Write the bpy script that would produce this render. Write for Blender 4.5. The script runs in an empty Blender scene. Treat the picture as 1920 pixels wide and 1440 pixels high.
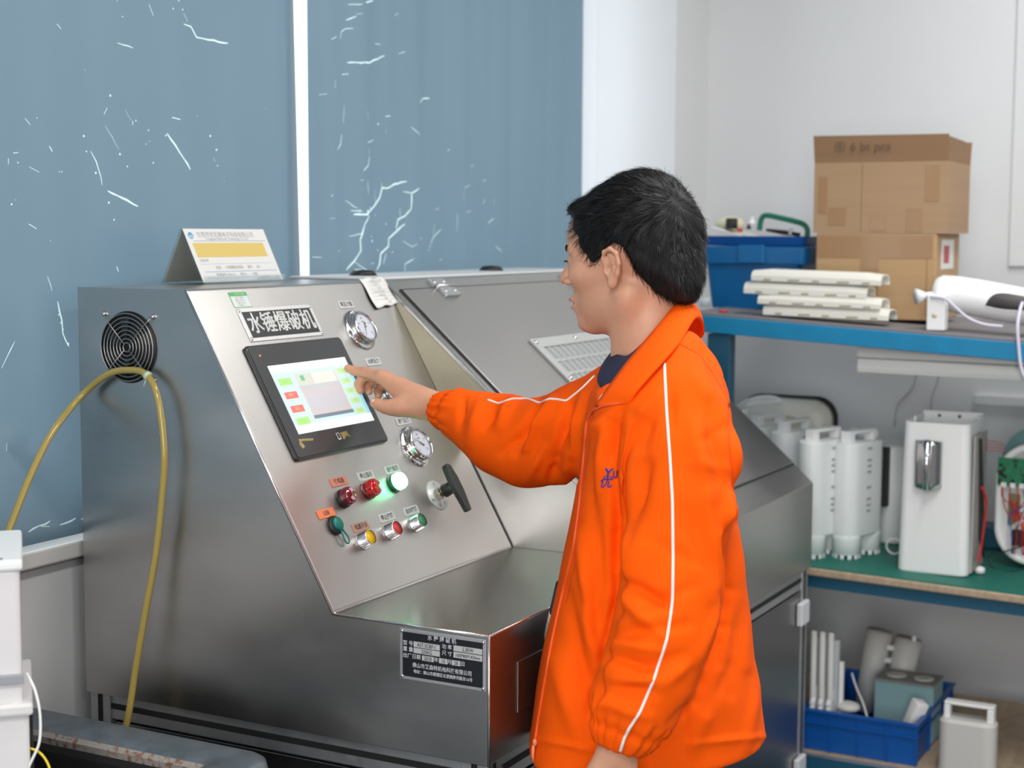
import bpy, bmesh, math, random
import numpy as np
from mathutils import Vector, Matrix, geometry
from mathutils.bvhtree import BVHTree
C = bpy.context.scene
PI = math.pi
random.seed(4); RNG = np.random.RandomState(4)

# ------------------------------------------------------------------ camera
CM = np.array([[0.4717540914775739, -0.8817213572380158, 0.003940223917513755],
               [0.08286764426850107, 0.04878538298361012, 0.9953657317491554],
               [0.8778274492789332, 0.4692413393952986, -0.09608087580235834]])
CP = np.array([-1.9678339167277523, -1.8881609624874112, 1.5209534704715053])
FL = 2897.6996
cd = bpy.data.cameras.new('camera'); cam = bpy.data.objects.new('camera', cd); C.collection.objects.link(cam)
cd.sensor_width = 36.0; cd.lens = FL / 1920 * 36.0; cd.clip_start = 0.05
cam.matrix_world = Matrix(((CM[0][0], CM[1][0], -CM[2][0], CP[0]), (CM[0][1], CM[1][1], -CM[2][1], CP[1]),
                           (CM[0][2], CM[1][2], -CM[2][2], CP[2]), (0, 0, 0, 1)))
cd.dof.use_dof = True; cd.dof.focus_distance = 2.4; cd.dof.aperture_fstop = 4.5
C.camera = cam

# ------------------------------------------------------------------ world and lights
w = bpy.data.worlds.new('sky'); C.world = w; w.use_nodes = True
bg = w.node_tree.nodes['Background']; bg.inputs[0].default_value = (0.86, 0.94, 1.0, 1); bg.inputs[1].default_value = 1.9
C.view_settings.view_transform = 'Standard'; C.view_settings.look = 'None'
C.view_settings.exposure = 0.0; C.view_settings.gamma = 1.0; C.view_settings.use_curve_mapping = False
C.cycles.max_bounces = 8; C.cycles.diffuse_bounces = 4; C.cycles.glossy_bounces = 4
C.cycles.transparent_max_bounces = 12; C.cycles.caustics_reflective = False; C.cycles.caustics_refractive = False
C.cycles.sample_clamp_indirect = 6.0
def area(name, loc, sx, sy, power, col=(1, 0.985, 0.965), rot=(0, 0, 0)):
    l = bpy.data.lights.new(name, 'AREA'); l.shape = 'RECTANGLE'; l.size = sx; l.size_y = sy; l.energy = power; l.color = col
    o = bpy.data.objects.new(name, l); o.location = loc; o.rotation_euler = rot; C.collection.objects.link(o); return o
LAMPS = [(-2.5, -1.6, 44), (-2.4, -4.0, 26), (0.2, -1.55, 24), (0.2, -3.8, 18), (1.5, -1.5, 18), (1.9, -3.6, 20)]
for (x, y, pw) in LAMPS: area('ceiling_tube_light', (x, y, 2.88), 1.2, 0.28, pw)

area('added_side_fill', (-4.33, -2.7, 1.7), 1.9, 1.25, 88, (.97, .985, 1.0), (0, -PI / 2, 0))  # added soft fill from the left wall, no known window behind it

# ------------------------------------------------------------------ measuring helpers (photo pixel -> point of the room)
def ray(px, py): return CM.T @ np.array([(px - 960) / FL, (720 - py) / FL, 1.0])
def at(px, py, d): return Vector(CP + ray(px, py) * d)
def onp(px, py, n, c):
    n = np.array(n, float); d = ray(px, py); return Vector(CP + d * ((c - n @ CP) / (n @ d)))
def onX(px, py, c): return onp(px, py, (1, 0, 0), c)
def onY(px, py, c): return onp(px, py, (0, 1, 0), c)
def onZ(px, py, c): return onp(px, py, (0, 0, 1), c)

# ------------------------------------------------------------------ materials
def mat(name, col, rough=0.5, metal=0.0, **k):
    m = bpy.data.materials.new(name); m.use_nodes = True; nt = m.node_tree; N = nt.nodes; L = nt.links
    b = N['Principled BSDF']; b.inputs['Base Color'].default_value = (*col, 1); b.inputs['Roughness'].default_value = rough
    b.inputs['Metallic'].default_value = metal
    if 'spec' in k: b.inputs['Specular IOR Level'].default_value = k['spec']
    if 'coat' in k: b.inputs['Coat Weight'].default_value = k['coat']
    if 'trans' in k: b.inputs['Transmission Weight'].default_value = k['trans']
    if 'alpha' in k: b.inputs['Alpha'].default_value = k['alpha']
    if 'sss' in k:
        b.inputs['Subsurface Weight'].default_value = k['sss']; b.inputs['Subsurface Radius'].default_value = (0.012, 0.005, 0.003)
        b.inputs['Subsurface Scale'].default_value = 1.0
    if 'emit' in k:
        b.inputs['Emission Color'].default_value = (*k['emit'], 1); b.inputs['Emission Strength'].default_value = k.get('es', 1.0)
    if 'sheen' in k: b.inputs['Sheen Weight'].default_value = k['sheen']
    sc = k.get('scale', (40, 40, 40)); var = k.get('var', 0.0); bump = k.get('bump', 0.0)
    tc = N.new('ShaderNodeTexCoord'); mp = N.new('ShaderNodeMapping'); L.new(tc.outputs['Object'], mp.inputs[0]); mp.inputs['Scale'].default_value = sc
    nz = N.new('ShaderNodeTexNoise'); nz.inputs['Scale'].default_value = 1.0; nz.inputs['Detail'].default_value = k.get('detail', 4.0); L.new(mp.outputs[0], nz.inputs['Vector'])
    if var > 0:
        cr = N.new('ShaderNodeValToRGB'); a = tuple(max(0, c * (1 - var)) for c in col); h = tuple(min(1, c * (1 + var)) for c in col)
        if 'col2' in k: a, h = k['col2'], col
        cr.color_ramp.elements[0].color = (*a, 1); cr.color_ramp.elements[1].color = (*h, 1)
        cr.color_ramp.elements[0].position = k.get('p0', 0.3); cr.color_ramp.elements[1].position = k.get('p1', 0.7)
        L.new(nz.outputs['Fac'], cr.inputs[0]); L.new(cr.outputs[0], b.inputs['Base Color'])
    if k.get('rvar', 0) > 0:
        mr = N.new('ShaderNodeMapRange'); mr.inputs[1].default_value = 0.3; mr.inputs[2].default_value = 0.7
        mr.inputs[3].default_value = rough - k['rvar']; mr.inputs[4].default_value = rough + k['rvar']
        L.new(nz.outputs['Fac'], mr.inputs[0]); L.new(mr.outputs[0], b.inputs['Roughness'])
    if bump > 0:
        bp = N.new('ShaderNodeBump'); bp.inputs['Strength'].default_value = bump; bp.inputs['Distance'].default_value = k.get('bd', 0.002)
        if 'bscale' in k:
            mp2 = N.new('ShaderNodeMapping'); L.new(tc.outputs['Object'], mp2.inputs[0]); mp2.inputs['Scale'].default_value = k['bscale']
            n2 = N.new('ShaderNodeTexNoise'); n2.inputs['Scale'].default_value = 1.0; n2.inputs['Detail'].default_value = 3; L.new(mp2.outputs[0], n2.inputs['Vector'])
            L.new(n2.outputs['Fac'], bp.inputs['Height'])
        else: L.new(nz.outputs['Fac'], bp.inputs['Height'])
        L.new(bp.outputs[0], b.inputs['Normal'])
    return m

# ------------------------------------------------------------------ mesh building helpers
def basis(d):
    d = Vector(d).normalized(); a = Vector((0, 0, 1)) if abs(d.z) < 0.9 else Vector((1, 0, 0))
    u = d.cross(a).normalized(); return u, d.cross(u).normalized(), d
class B:
    def __init__(s): s.v = []; s.f = []; s.m = []; s.sm = []; s.cur = 0; s.smooth = False
    def add(s, vs, fs):
        n = len(s.v); s.v += [Vector(v) for v in vs]
        for f in fs: s.f.append([i + n for i in f]); s.m.append(s.cur); s.sm.append(s.smooth)
        return s
    def box(s, lo, hi, R=None, o=None):
        x0, y0, z0 = lo; x1, y1, z1 = hi
        vs = [(x0, y0, z0), (x1, y0, z0), (x1, y1, z0), (x0, y1, z0), (x0, y0, z1), (x1, y0, z1), (x1, y1, z1), (x0, y1, z1)]
        if R is not None: vs = [R @ Vector(v) + (Vector(o) if o else Vector()) for v in vs]
        return s.add(vs, [(3, 2, 1, 0), (4, 5, 6, 7), (0, 1, 5, 4), (1, 2, 6, 5), (2, 3, 7, 6), (3, 0, 4, 7)])
    def prism(s, pts, vec):      # polygon (3D points) swept by vec
        n = len(pts); vec = Vector(vec); a = [Vector(p) for p in pts]; b = [p + vec for p in a]
        return s.add(a + b, [list(range(n))[::-1], list(range(n, 2 * n))] + [(i, (i + 1) % n, (i + 1) % n + n, i + n) for i in range(n)])
    def ring(s, a, b, r0, r1, n=24, cap=(True, True)):   # cylinder / cone from a to b
        a, b = Vector(a), Vector(b); u, v, d = basis(b - a); vs = []
        for c, r in ((a, r0), (b, r1)):
            for i in range(n): t = 2 * PI * i / n; vs.append(c + u * math.cos(t) * r + v * math.sin(t) * r)
        fs = [(i, (i + 1) % n, (i + 1) % n + n, i + n) for i in range(n)]
        if cap[0]: fs.append(list(range(n))[::-1])
        if cap[1]: fs.append(list(range(n, 2 * n)))
        return s.add(vs, fs)
    def lathe(s, o, axis, prof, n=32, closed=False):   # prof: (radius, height)
        o = Vector(o); u, v, d = basis(axis); vs = []; k = len(prof)
        for (r, h) in prof:
            for i in range(n): t = 2 * PI * i / n; vs.append(o + d * h + (u * math.cos(t) + v * math.sin(t)) * max(r, 1e-5))
        fs = []
        for j in range(k - 1 + (1 if closed else 0)):
            j2 = (j + 1) % k
            for i in range(n): i2 = (i + 1) % n; fs.append((j * n + i, j * n + i2, j2 * n + i2, j2 * n + i))
        return s.add(vs, fs)
    def tube(s, pts, r, n=10, closed=False, cap=True):
        pts = [Vector(p) for p in pts]; rs = r if hasattr(r, '__len__') else [r] * len(pts); k = len(pts); vs = []
        pu = None
        for i, p in enumerate(pts):
            if closed: d = pts[(i + 1) % k] - pts[i - 1]
            else: d = pts[min(i + 1, k - 1)] - pts[max(i - 1, 0)]
            if d.length < 1e-9: d = Vector((0, 0, 1))
            d.normalize()
            if pu is None: u, v, _ = basis(d)
            else:
                u = (pu - d * pu.dot(d))
                u = u.normalized() if u.length > 1e-6 else basis(d)[0]
                v = d.cross(u)
            pu = u
            for j in range(n): t = 2 * PI * j / n; vs.append(p + (u * math.cos(t) + v * math.sin(t)) * rs[i])
        fs = []
        for i in range(k if closed else k - 1):
            i2 = (i + 1) % k
            for j in range(n): j2 = (j + 1) % n; fs.append((i * n + j, i * n + j2, i2 * n + j2, i2 * n + j))
        if cap and not closed: fs += [list(range(n))[::-1], list(range((k - 1) * n, k * n))]
        return s.add(vs, fs)
    def sphere(s, c, r, n=16, m=10, sc=(1, 1, 1), R=None):
        c = Vector(c); vs = []; fs = []
        for i in range(m + 1):
            a = PI * i / m
            for j in range(n):
                t = 2 * PI * j / n; p = Vector((math.sin(a) * math.cos(t) * r * sc[0], math.sin(a) * math.sin(t) * r * sc[1], math.cos(a) * r * sc[2]))
                if R is not None: p = R @ p
                vs.append(c + p)
        for i in range(m):
            for j in range(n): j2 = (j + 1) % n; fs.append((i * n + j, (i + 1) * n + j, (i + 1) * n + j2, i * n + j2))
        return s.add(vs, fs)
    def loft(s, rings, cap=(True, True), closed=True):
        n = len(rings[0]); vs = [p for r in rings for p in r]; fs = []
        for i in range(len(rings) - 1):
            for j in range(n if closed else n - 1): j2 = (j + 1) % n; fs.append((i * n + j, i * n + j2, (i + 1) * n + j2, (i + 1) * n + j))
        if cap[0]: fs.append(list(range(n))[::-1])
        if cap[1]: fs.append([(len(rings) - 1) * n + j for j in range(n)])
        return s.add(vs, fs)
def rrect(w, h, r, n=5):       # rounded rectangle, centred, 2D
    out = []
    for cx, cy, a0 in ((w / 2 - r, h / 2 - r, 0), (-w / 2 + r, h / 2 - r, 90), (-w / 2 + r, -h / 2 + r, 180), (w / 2 - r, -h / 2 + r, 270)):
        for i in range(n + 1): a = math.radians(a0 + 90 * i / n); out.append((cx + r * math.cos(a), cy + r * math.sin(a)))
    return out
def spline(P, n=8):            # Catmull-Rom
    P = [Vector(p) for p in P]; out = []
    for i in range(len(P) - 1):
        a, b, c, d = P[max(i - 1, 0)], P[i], P[i + 1], P[min(i + 2, len(P) - 1)]
        for k in range(n):
            t = k / n; out.append(0.5 * ((2 * b) + (c - a) * t + (2 * a - 5 * b + 4 * c - d) * t * t + (3 * b - a - 3 * c + d) * t ** 3))
    out.append(P[-1]); return out
def wpos(o):
    p = Vector(o.location)
    while o.parent: o = o.parent; p = p + Vector(o.location)
    return p
def mesh_obj(name, b, m, parent=None, bevel=0, seg=2, kind=None, label=None, cat=None, group=None, loc=None, fix=True, angle=0.6):
    o0 = wpos(parent) if parent else (Vector(loc) if loc is not None else Vector())
    me = bpy.data.meshes.new(name); me.from_pydata([tuple(v - o0) for v in b.v], [], b.f)
    for mm in (m if isinstance(m, (list, tuple)) else [m]): me.materials.append(mm)
    me.polygons.foreach_set('material_index', b.m); me.polygons.foreach_set('use_smooth', b.sm)
    if fix:
        bm = bmesh.new(); bm.from_mesh(me); bmesh.ops.recalc_face_normals(bm, faces=bm.faces); bm.to_mesh(me); bm.free()
    me.update()
    o = bpy.data.objects.new(name, me); C.collection.objects.link(o)
    if parent: o.parent = parent
    elif loc is not None: o.location = loc
    if bevel:
        md = o.modifiers.new('bevel', 'BEVEL'); md.width = bevel; md.segments = seg; md.limit_method = 'ANGLE'; md.angle_limit = angle
    if kind: o['kind'] = kind
    if label: o['label'] = label
    if cat: o['category'] = cat
    if group: o['group'] = group
    return o
def thing(name, label, cat, loc, group=None):
    o = bpy.data.objects.new(name, None); C.collection.objects.link(o); o.location = loc; o.empty_display_size = 0.05
    o['label'] = label; o['category'] = cat
    if group: o['group'] = group
    return o
def text_mesh(txt, size, bold=0.0, sx=1.0, space=1.0, align='CENTER', extrude=0.0):
    cu = bpy.data.curves.new('t', 'FONT'); cu.body = txt; cu.size = size; cu.offset = bold; cu.space_character = space
    cu.align_x = align; cu.align_y = 'CENTER'; cu.resolution_u = 3; cu.extrude = extrude
    ob = bpy.data.objects.new('t', cu); C.collection.objects.link(ob); bpy.context.view_layer.update()
    me = bpy.data.meshes.new_from_object(ob); bpy.data.objects.remove(ob); bpy.data.curves.remove(cu)
    V = [(v.co.x * sx, v.co.y, v.co.z) for v in me.vertices]; F = [list(p.vertices) for p in me.polygons]; bpy.data.meshes.remove(me)
    return V, F
def put_text(b, txt, o, U, V, size, **k):       # text laid with its centre at o, reading along U, up along V
    vs, fs = text_mesh(txt, size, **k); U = Vector(U).normalized(); V = Vector(V).normalized(); Nn = U.cross(V)
    b.add([Vector(o) + U * x + V * y + Nn * z for (x, y, z) in vs], fs)

# ------------------------------------------------------------------ implicit surfaces (for the figure)
def sn_mesh(fn, lo, hi, h):          # naive surface nets of fn(x,y,z) < 0
    lo = np.array(lo, float); n = np.ceil((np.array(hi) - lo) / h).astype(int) + 1
    ax = [lo[i] + h * np.arange(n[i]) for i in range(3)]
    X, Y, Z = np.meshgrid(*ax, indexing='ij'); V = fn(X.astype(np.float32), Y.astype(np.float32), Z.astype(np.float32)).astype(np.float32)
    S = V < 0
    c = [(i, j, k) for i in (0, 1) for j in (0, 1) for k in (0, 1)]
    sl = lambda A, o: A[o[0]:n[0] - 1 + o[0], o[1]:n[1] - 1 + o[1], o[2]:n[2] - 1 + o[2]]
    cnt = sum(sl(S, o).astype(np.int8) for o in c); act = (cnt > 0) & (cnt < 8)
    idx = -np.ones(act.shape, int); I = np.argwhere(act); idx[act] = np.arange(len(I))
    acc = np.zeros((len(I), 3)); num = np.zeros(len(I))
    for a in c:
        for d in range(3):
            if a[d] == 0:
                b = list(a); b[d] = 1; va = V[I[:, 0] + a[0], I[:, 1] + a[1], I[:, 2] + a[2]]; vb = V[I[:, 0] + b[0], I[:, 1] + b[1], I[:, 2] + b[2]]
                q = (va < 0) != (vb < 0); t = np.where(q, va / np.where(q, va - vb, 1), 0)
                p = np.tile(np.array(a, float), (len(I), 1)); p[:, d] += t; acc += p * q[:, None]; num += q
    P = lo + (I + acc / num[:, None]) * h
    F = []
    for d in range(3):
        u, v = (d + 1) % 3, (d + 2) % 3
        s0 = [slice(None)] * 3; s1 = [slice(None)] * 3; s0[d] = slice(0, n[d] - 1); s1[d] = slice(1, n[d])
        ch = S[tuple(s0)] != S[tuple(s1)]; E = np.argwhere(ch)
        E = E[(E[:, u] > 0) & (E[:, v] > 0) & (E[:, u] < n[u] - 1) & (E[:, v] < n[v] - 1)]
        ins = S[E[:, 0], E[:, 1], E[:, 2]]
        def g(du, dv): q = E.copy(); q[:, u] -= du; q[:, v] -= dv; return idx[q[:, 0], q[:, 1], q[:, 2]]
        a, b_, c_, d_ = g(0, 0), g(1, 0), g(1, 1), g(0, 1)
        quad = np.stack([a, b_, c_, d_], 1); quad[~ins] = quad[~ins][:, ::-1]
        F.append(quad)
    return P, np.concatenate(F)
def smin(a, b, k):
    h = np.clip(0.5 + 0.5 * (b - a) / k, 0, 1); return b + (a - b) * h - k * h * (1 - h)
def smax(a, b, k): return -smin(-a, -b, k)
def capd(P, a, b, ra, rb):           # tapered capsule distance
    X, Y, Z = P; ax, ay, az = a; dx, dy, dz = b[0] - a[0], b[1] - a[1], b[2] - a[2]
    L2 = dx * dx + dy * dy + dz * dz + 1e-12
    t = np.clip(((X - ax) * dx + (Y - ay) * dy + (Z - az) * dz) / L2, 0, 1)
    return np.sqrt((X - ax - t * dx) ** 2 + (Y - ay - t * dy) ** 2 + (Z - az - t * dz) ** 2) - (ra + (rb - ra) * t)
def chain(P, pts, rs, k=0.01):
    d = None
    for i in range(len(pts) - 1):
        e = capd(P, pts[i], pts[i + 1], rs[i], rs[i + 1]); d = e if d is None else smin(d, e, k)
    return d
def elld(P, c, r, R=None):
    q = [P[i] - c[i] for i in range(3)]
    if R is not None: q = [R[i][0] * q[0] + R[i][1] * q[1] + R[i][2] * q[2] for i in range(3)]
    k = np.sqrt(sum((q[i] / r[i]) ** 2 for i in range(3))); k2 = np.sqrt(sum((q[i] / r[i] ** 2) ** 2 for i in range(3))) + 1e-9
    return k * (k - 1) / k2
def npB(b, P, F, smooth=True):
    n = len(b.v); b.v += [Vector(p) for p in P.tolist()]; F = (F + n).tolist(); b.f += F; b.m += [b.cur] * len(F); b.sm += [smooth] * len(F)
# ================================================================== MATERIALS
steel = mat('brushed_steel', (0.53, 0.515, 0.495), 0.36, 1.0, scale=(3, 3, 3), rvar=0.05, bump=0.12, bscale=(260, 6, 14), bd=0.0008)
steel_side = mat('brushed_steel_side', (0.52, 0.51, 0.495), 0.33, 1.0, scale=(4, 3, 7), rvar=0.08, var=.13, detail=6, bump=0.15, bscale=(40, 320, 9), bd=0.0008)
steel_edge = mat('bright_steel', (0.8, 0.8, 0.8), 0.2, 1.0)
cream = mat('matte_cream', (0.62, 0.57, 0.42), 0.55, 0.0, scale=(14, 14, 14), var=0.1)
alu = mat('anodised_aluminium', (0.55, 0.56, 0.57), 0.42, 0.9, scale=(60, 60, 60), rvar=0.04)
chrome = mat('chrome', (0.62, 0.62, 0.63), 0.12, 1.0)
black = mat('black_plastic', (0.012, 0.012, 0.013), 0.45)
blackg = mat('dark_grey_gloss', (0.045, 0.047, 0.05), 0.22)
wallm = mat('white_paint', (0.74, 0.745, 0.75), 0.85, scale=(2.5, 2.5, 2.5), var=0.02, bump=0.1, bscale=(60, 60, 60))
white = mat('white_plastic', (0.88, 0.89, 0.88), 0.35)
whitem = mat('warm_white_plastic', (0.80, 0.78, 0.70), 0.4)
ivory = mat('ivory_plastic', (0.72, 0.67, 0.47), 0.5)
paperm = mat('paper', (0.80, 0.79, 0.76), 0.7)
ink = mat('ink', (0.05, 0.05, 0.055), 0.6)
inkg = mat('grey_ink', (0.33, 0.34, 0.36), 0.7)
rubber = mat('rubber', (0.02, 0.02, 0.02), 0.7)
orangep = mat('orange_label', (0.80, 0.22, 0.08), 0.5)
labm = mat('label_plate', (0.62, 0.63, 0.62), 0.4, 0.3)
# ================================================================== SETTING
XL, XR, YF, YW, ZC = -4.4, 2.59, -5.4, 0.09, 2.95
floorm = mat('grey_floor', (0.16, 0.165, 0.16), 0.35, scale=(4, 4, 4), var=0.15)
ceilm = mat('ceiling_paint', (0.6, 0.6, 0.6), 0.9)
farwall = mat('far_wall_paint', (0.34, 0.34, 0.34), 0.85)
def box_obj(name, lo, hi, m, **k): return mesh_obj(name, B().box(lo, hi), m, **k)
box_obj('floor', (XL, YF, -0.05), (XR + 0.12, YW + 0.3, 0), floorm, kind='structure')
box_obj('ceiling', (XL, YF, ZC), (XR + 0.12, YW + 0.3, ZC + 0.05), ceilm, kind='structure')
box_obj('wall_left', (XL - 0.1, YF, 0), (XL, YW + 0.3, ZC), farwall, kind='structure')
box_obj('wall_front', (XL, YF - 0.1, 0), (XR, YF, ZC), farwall, kind='structure')
box_obj('wall_right', (XR, YF, 0), (XR + 0.12, YW + 0.3, ZC), wallm, kind='structure')
# window wall: below the sill, above the windows, left pier
SILL = 0.992
b = B(); b.box((XL, 0.0301, 0), (XR, 0.30, SILL - 0.03)); b.box((XL, YW, 2.62), (XR, 0.30, ZC)); b.box((XL, YW, SILL - 0.03), (-3.2, 0.30, 2.62))
mesh_obj('wall_back', b, wallm, kind='structure')
sillm = mat('sill_tile', (0.78, 0.77, 0.74), 0.25)
mesh_obj('window_sill', B().box((-3.2, 0.012, SILL - 0.03), (2.33, 0.30, SILL)), sillm, kind='structure', bevel=0.004)
# corner column
box_obj('trim_1', (2.33, -0.134, 0), (2.59, 0.30, ZC), wallm, kind='structure')
# windows: frame bars with glass, behind the blinds
glass = bpy.data.materials.new('window_glass'); glass.use_nodes = True
nt = glass.node_tree; nt.nodes.clear(); oo = nt.nodes.new('ShaderNodeOutputMaterial'); mx = nt.nodes.new('ShaderNodeMixShader')
tr = nt.nodes.new('ShaderNodeBsdfTransparent'); gl = nt.nodes.new('ShaderNodeBsdfGlossy'); gl.inputs['Roughness'].default_value = 0.02
mx.inputs[0].default_value = 0.06; nt.links.new(tr.outputs[0], mx.inputs[1]); nt.links.new(gl.outputs[0], mx.inputs[2]); nt.links.new(mx.outputs[0], oo.inputs[0])
framem = mat('window_frame_white', (0.75, 0.76, 0.77), 0.4)
for wi, (x0, x1) in enumerate(((-3.2, -0.42), (-0.42, 2.33))):
    wr = mesh_obj('window_%d' % (wi + 1), B().box((x0, 0.118, SILL), (x1, 0.122, 2.62)), glass, kind='structure')
    fb = B()
    fb.box((x0, 0.095, SILL), (x1, 0.15, SILL + 0.03)); fb.box((x0, 0.095, 2.57), (x1, 0.15, 2.62))
    n = 3 if wi == 0 else 1
    for i in range(n + (1 if wi == 0 else 0)):
        xx = x0 + (x1 - x0) * i / n; fb.box((max(x0, xx - 0.025), 0.12 if i == n else 0.095, SILL), (min(x1, xx + (0.025 if i < n or wi == 0 else -.018)), 0.15, 2.62))
    mesh_obj('window_frame', fb, framem, parent=wr)

w3 = mesh_obj('window_3', B().box((XL + .001, -3.7, 1.05), (XL + .006, -1.7, 2.35)), glass, kind='structure')  # unseen window, made up to go with the added side fill light
fb = B(); fb.box((XL, -3.75, 1.0), (XL + .05, -1.65, 1.05)); fb.box((XL, -3.75, 2.35), (XL + .05, -1.65, 2.40))
for yy in (-3.75, -2.72, -1.70): fb.box((XL, yy, 1.05), (XL + .05, yy + .05, 2.35))
mesh_obj('window_frame', fb, framem, parent=w3)
# ---- blinds: sheet cut along every flake so that the bare film really lets the daylight through
def blind_mat(name, dcol, tcol, tw):
    m = bpy.data.materials.new(name); m.use_nodes = True; nt = m.node_tree; N = nt.nodes; N.clear(); L = nt.links
    o = N.new('ShaderNodeOutputMaterial'); a = N.new('ShaderNodeBsdfDiffuse'); t = N.new('ShaderNodeBsdfTranslucent'); g = N.new('ShaderNodeBsdfGlossy')
    a.inputs[0].default_value = (*dcol, 1); t.inputs[0].default_value = (*tcol, 1); g.inputs['Roughness'].default_value = 0.35
    tc = N.new('ShaderNodeTexCoord'); mp = N.new('ShaderNodeMapping'); mp.inputs['Scale'].default_value = (9, 9, 1.2); L.new(tc.outputs['Object'], mp.inputs[0])
    nz = N.new('ShaderNodeTexNoise'); nz.inputs['Scale'].default_value = 0.8; L.new(mp.outputs[0], nz.inputs['Vector'])
    cr = N.new('ShaderNodeValToRGB'); cr.color_ramp.elements[0].color = (*[c * 0.9 for c in tcol], 1); cr.color_ramp.elements[1].color = (*[c * 1.1 for c in tcol], 1)
    L.new(nz.outputs['Fac'], cr.inputs[0]); L.new(cr.outputs[0], t.inputs[0])
    x = N.new('ShaderNodeMixShader'); x.inputs[0].default_value = tw; L.new(a.outputs[0], x.inputs[1]); L.new(t.outputs[0], x.inputs[2])
    y = N.new('ShaderNodeMixShader'); y.inputs[0].default_value = 0.05; L.new(x.outputs[0], y.inputs[1]); L.new(g.outputs[0], y.inputs[2]); L.new(y.outputs[0], o.inputs[0])
    return m
blindm = blind_mat('blind_cloth', (0.13, 0.205, 0.26), (0.20, 0.285, 0.34), 0.5)
flake = blind_mat('bare_film', (0.6, 0.7, 0.7), (0.75, 0.9, 0.88), 0.7)
YB = 0.04
def flake_poly(pts, wd):     # pixel polyline -> narrow irregular strip on the blind plane
    P = [onY(x, y, YB) for x, y in pts]; P = [(p.x, p.z) for p in P]; Lf = []; Rt = []
    Q = [P[0]]
    for a, b_ in zip(P[:-1], P[1:]):
        L_ = math.hypot(b_[0] - a[0], b_[1] - a[1]); k = max(1, int(L_ / 0.012))
        for i in range(1, k + 1):
            j = 0.0012 if i < k else 0
            Q.append((a[0] + (b_[0] - a[0]) * i / k + random.uniform(-j, j), a[1] + (b_[1] - a[1]) * i / k + random.uniform(-j, j)))
    for i, q in enumerate(Q):
        a = Q[max(i - 1, 0)]; c = Q[min(i + 1, len(Q) - 1)]; dx, dz = c[0] - a[0], c[1] - a[1]; l = math.hypot(dx, dz) + 1e-9
        w_ = wd * (0.55 if i in (0, len(Q) - 1) else random.uniform(0.6, 1.25)); Lf.append((q[0] - dz / l * w_, q[1] + dx / l * w_)); Rt.append((q[0] + dz / l * w_, q[1] - dx / l * w_))
    return Lf + Rt[::-1]
def dot(x, y, r):
    p = onY(x, y, YB); return [(p.x + r * math.cos(a), p.z + r * math.sin(a)) for a in [i * PI / 3 for i in range(6)]]
S1 = [([(345, 45), (358, 50), (368, 70), (390, 75), (425, 81)], 1.8), ([(223, 80), (253, 90)], 1.0), ([(282, 8), (290, 29)], 1.2), ([(345, 25), (352, 40)], .8),
      ([(107, 45), (115, 54)], 1.3), ([(315, 250), (330, 272), (345, 297), (357, 318)], 2.0), ([(324, 220), (339, 224)], 1.7), ([(205, 358), (232, 371), (262, 387)], 2.0),
      ([(172, 283), (183, 303), (192, 332), (194, 347)], 1.1), ([(198, 214), (204, 202)], 1.1), ([(45, 222), (55, 234)], 1.1), ([(22, 287), (32, 286)], 1.2), ([(13, 297), (13, 308)], 1.2),
      ([(53, 313), (72, 323)], .9), ([(52, 420), (67, 429)], 1.2), ([(222, 500), (225, 509)], 1.8), ([(92, 274), (98, 284)], 1.8), ([(88, 518), (97, 545)], .9), ([(108, 565), (116, 600), (118, 625), (130, 650)], 1.5),
      ([(25, 640), (0, 690)], .9), ([(0, 845), (8, 830)], 1.0), ([(35, 995), (80, 975)], 1.6), ([(95, 982), (128, 970)], 1.6), ([(137, 972), (153, 965)], 1.5), ([(60, 985), (75, 985)], 1.2), ([(200, 235), (226, 280)], .5), ([(238, 205), (250, 226)], .4)]
D1 = [(210, 179, 2.6), (159, 255, 2.6), (228, 289, 2.6), (182, 324, 2.6), (207, 380, 2.6), (393, 255, 2.6), (404, 281, 2.6), (217, 412, 2.0), (290, 305, 2.0), (281, 244, 1.8), (252, 229, 1.8), (258, 226, 1.8), (252, 233, 1.5),
      (242, 312, 1.9), (19, 383, 2.2), (164, 284, 1.9), (313, 254, 2.2), (326, 16, 1.8), (343, 18, 1.9), (233, 31, 1.5), (31, 305, 1.7), (116, 322, 1.6), (111, 322, 1.3), (94, 451, 1.0), (406, 311, 1.7), (401, 301, 1.3), (399, 297, 1.2), (68, 221, 1.3),
      (161, 131, 1.0), (277, 270, 1.5), (283, 265, 1.2), (193, 337, 1.5), (118, 618, 2.2), (128, 645, 3), (110, 590, 1.8), (336, 1, 1.8), (223, 1, 1.2), (114, 605, 1.6), (418, 340, .9), (496, 204, .9), (370, 218, 1.0), (27, 375, 1.0)]
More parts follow.
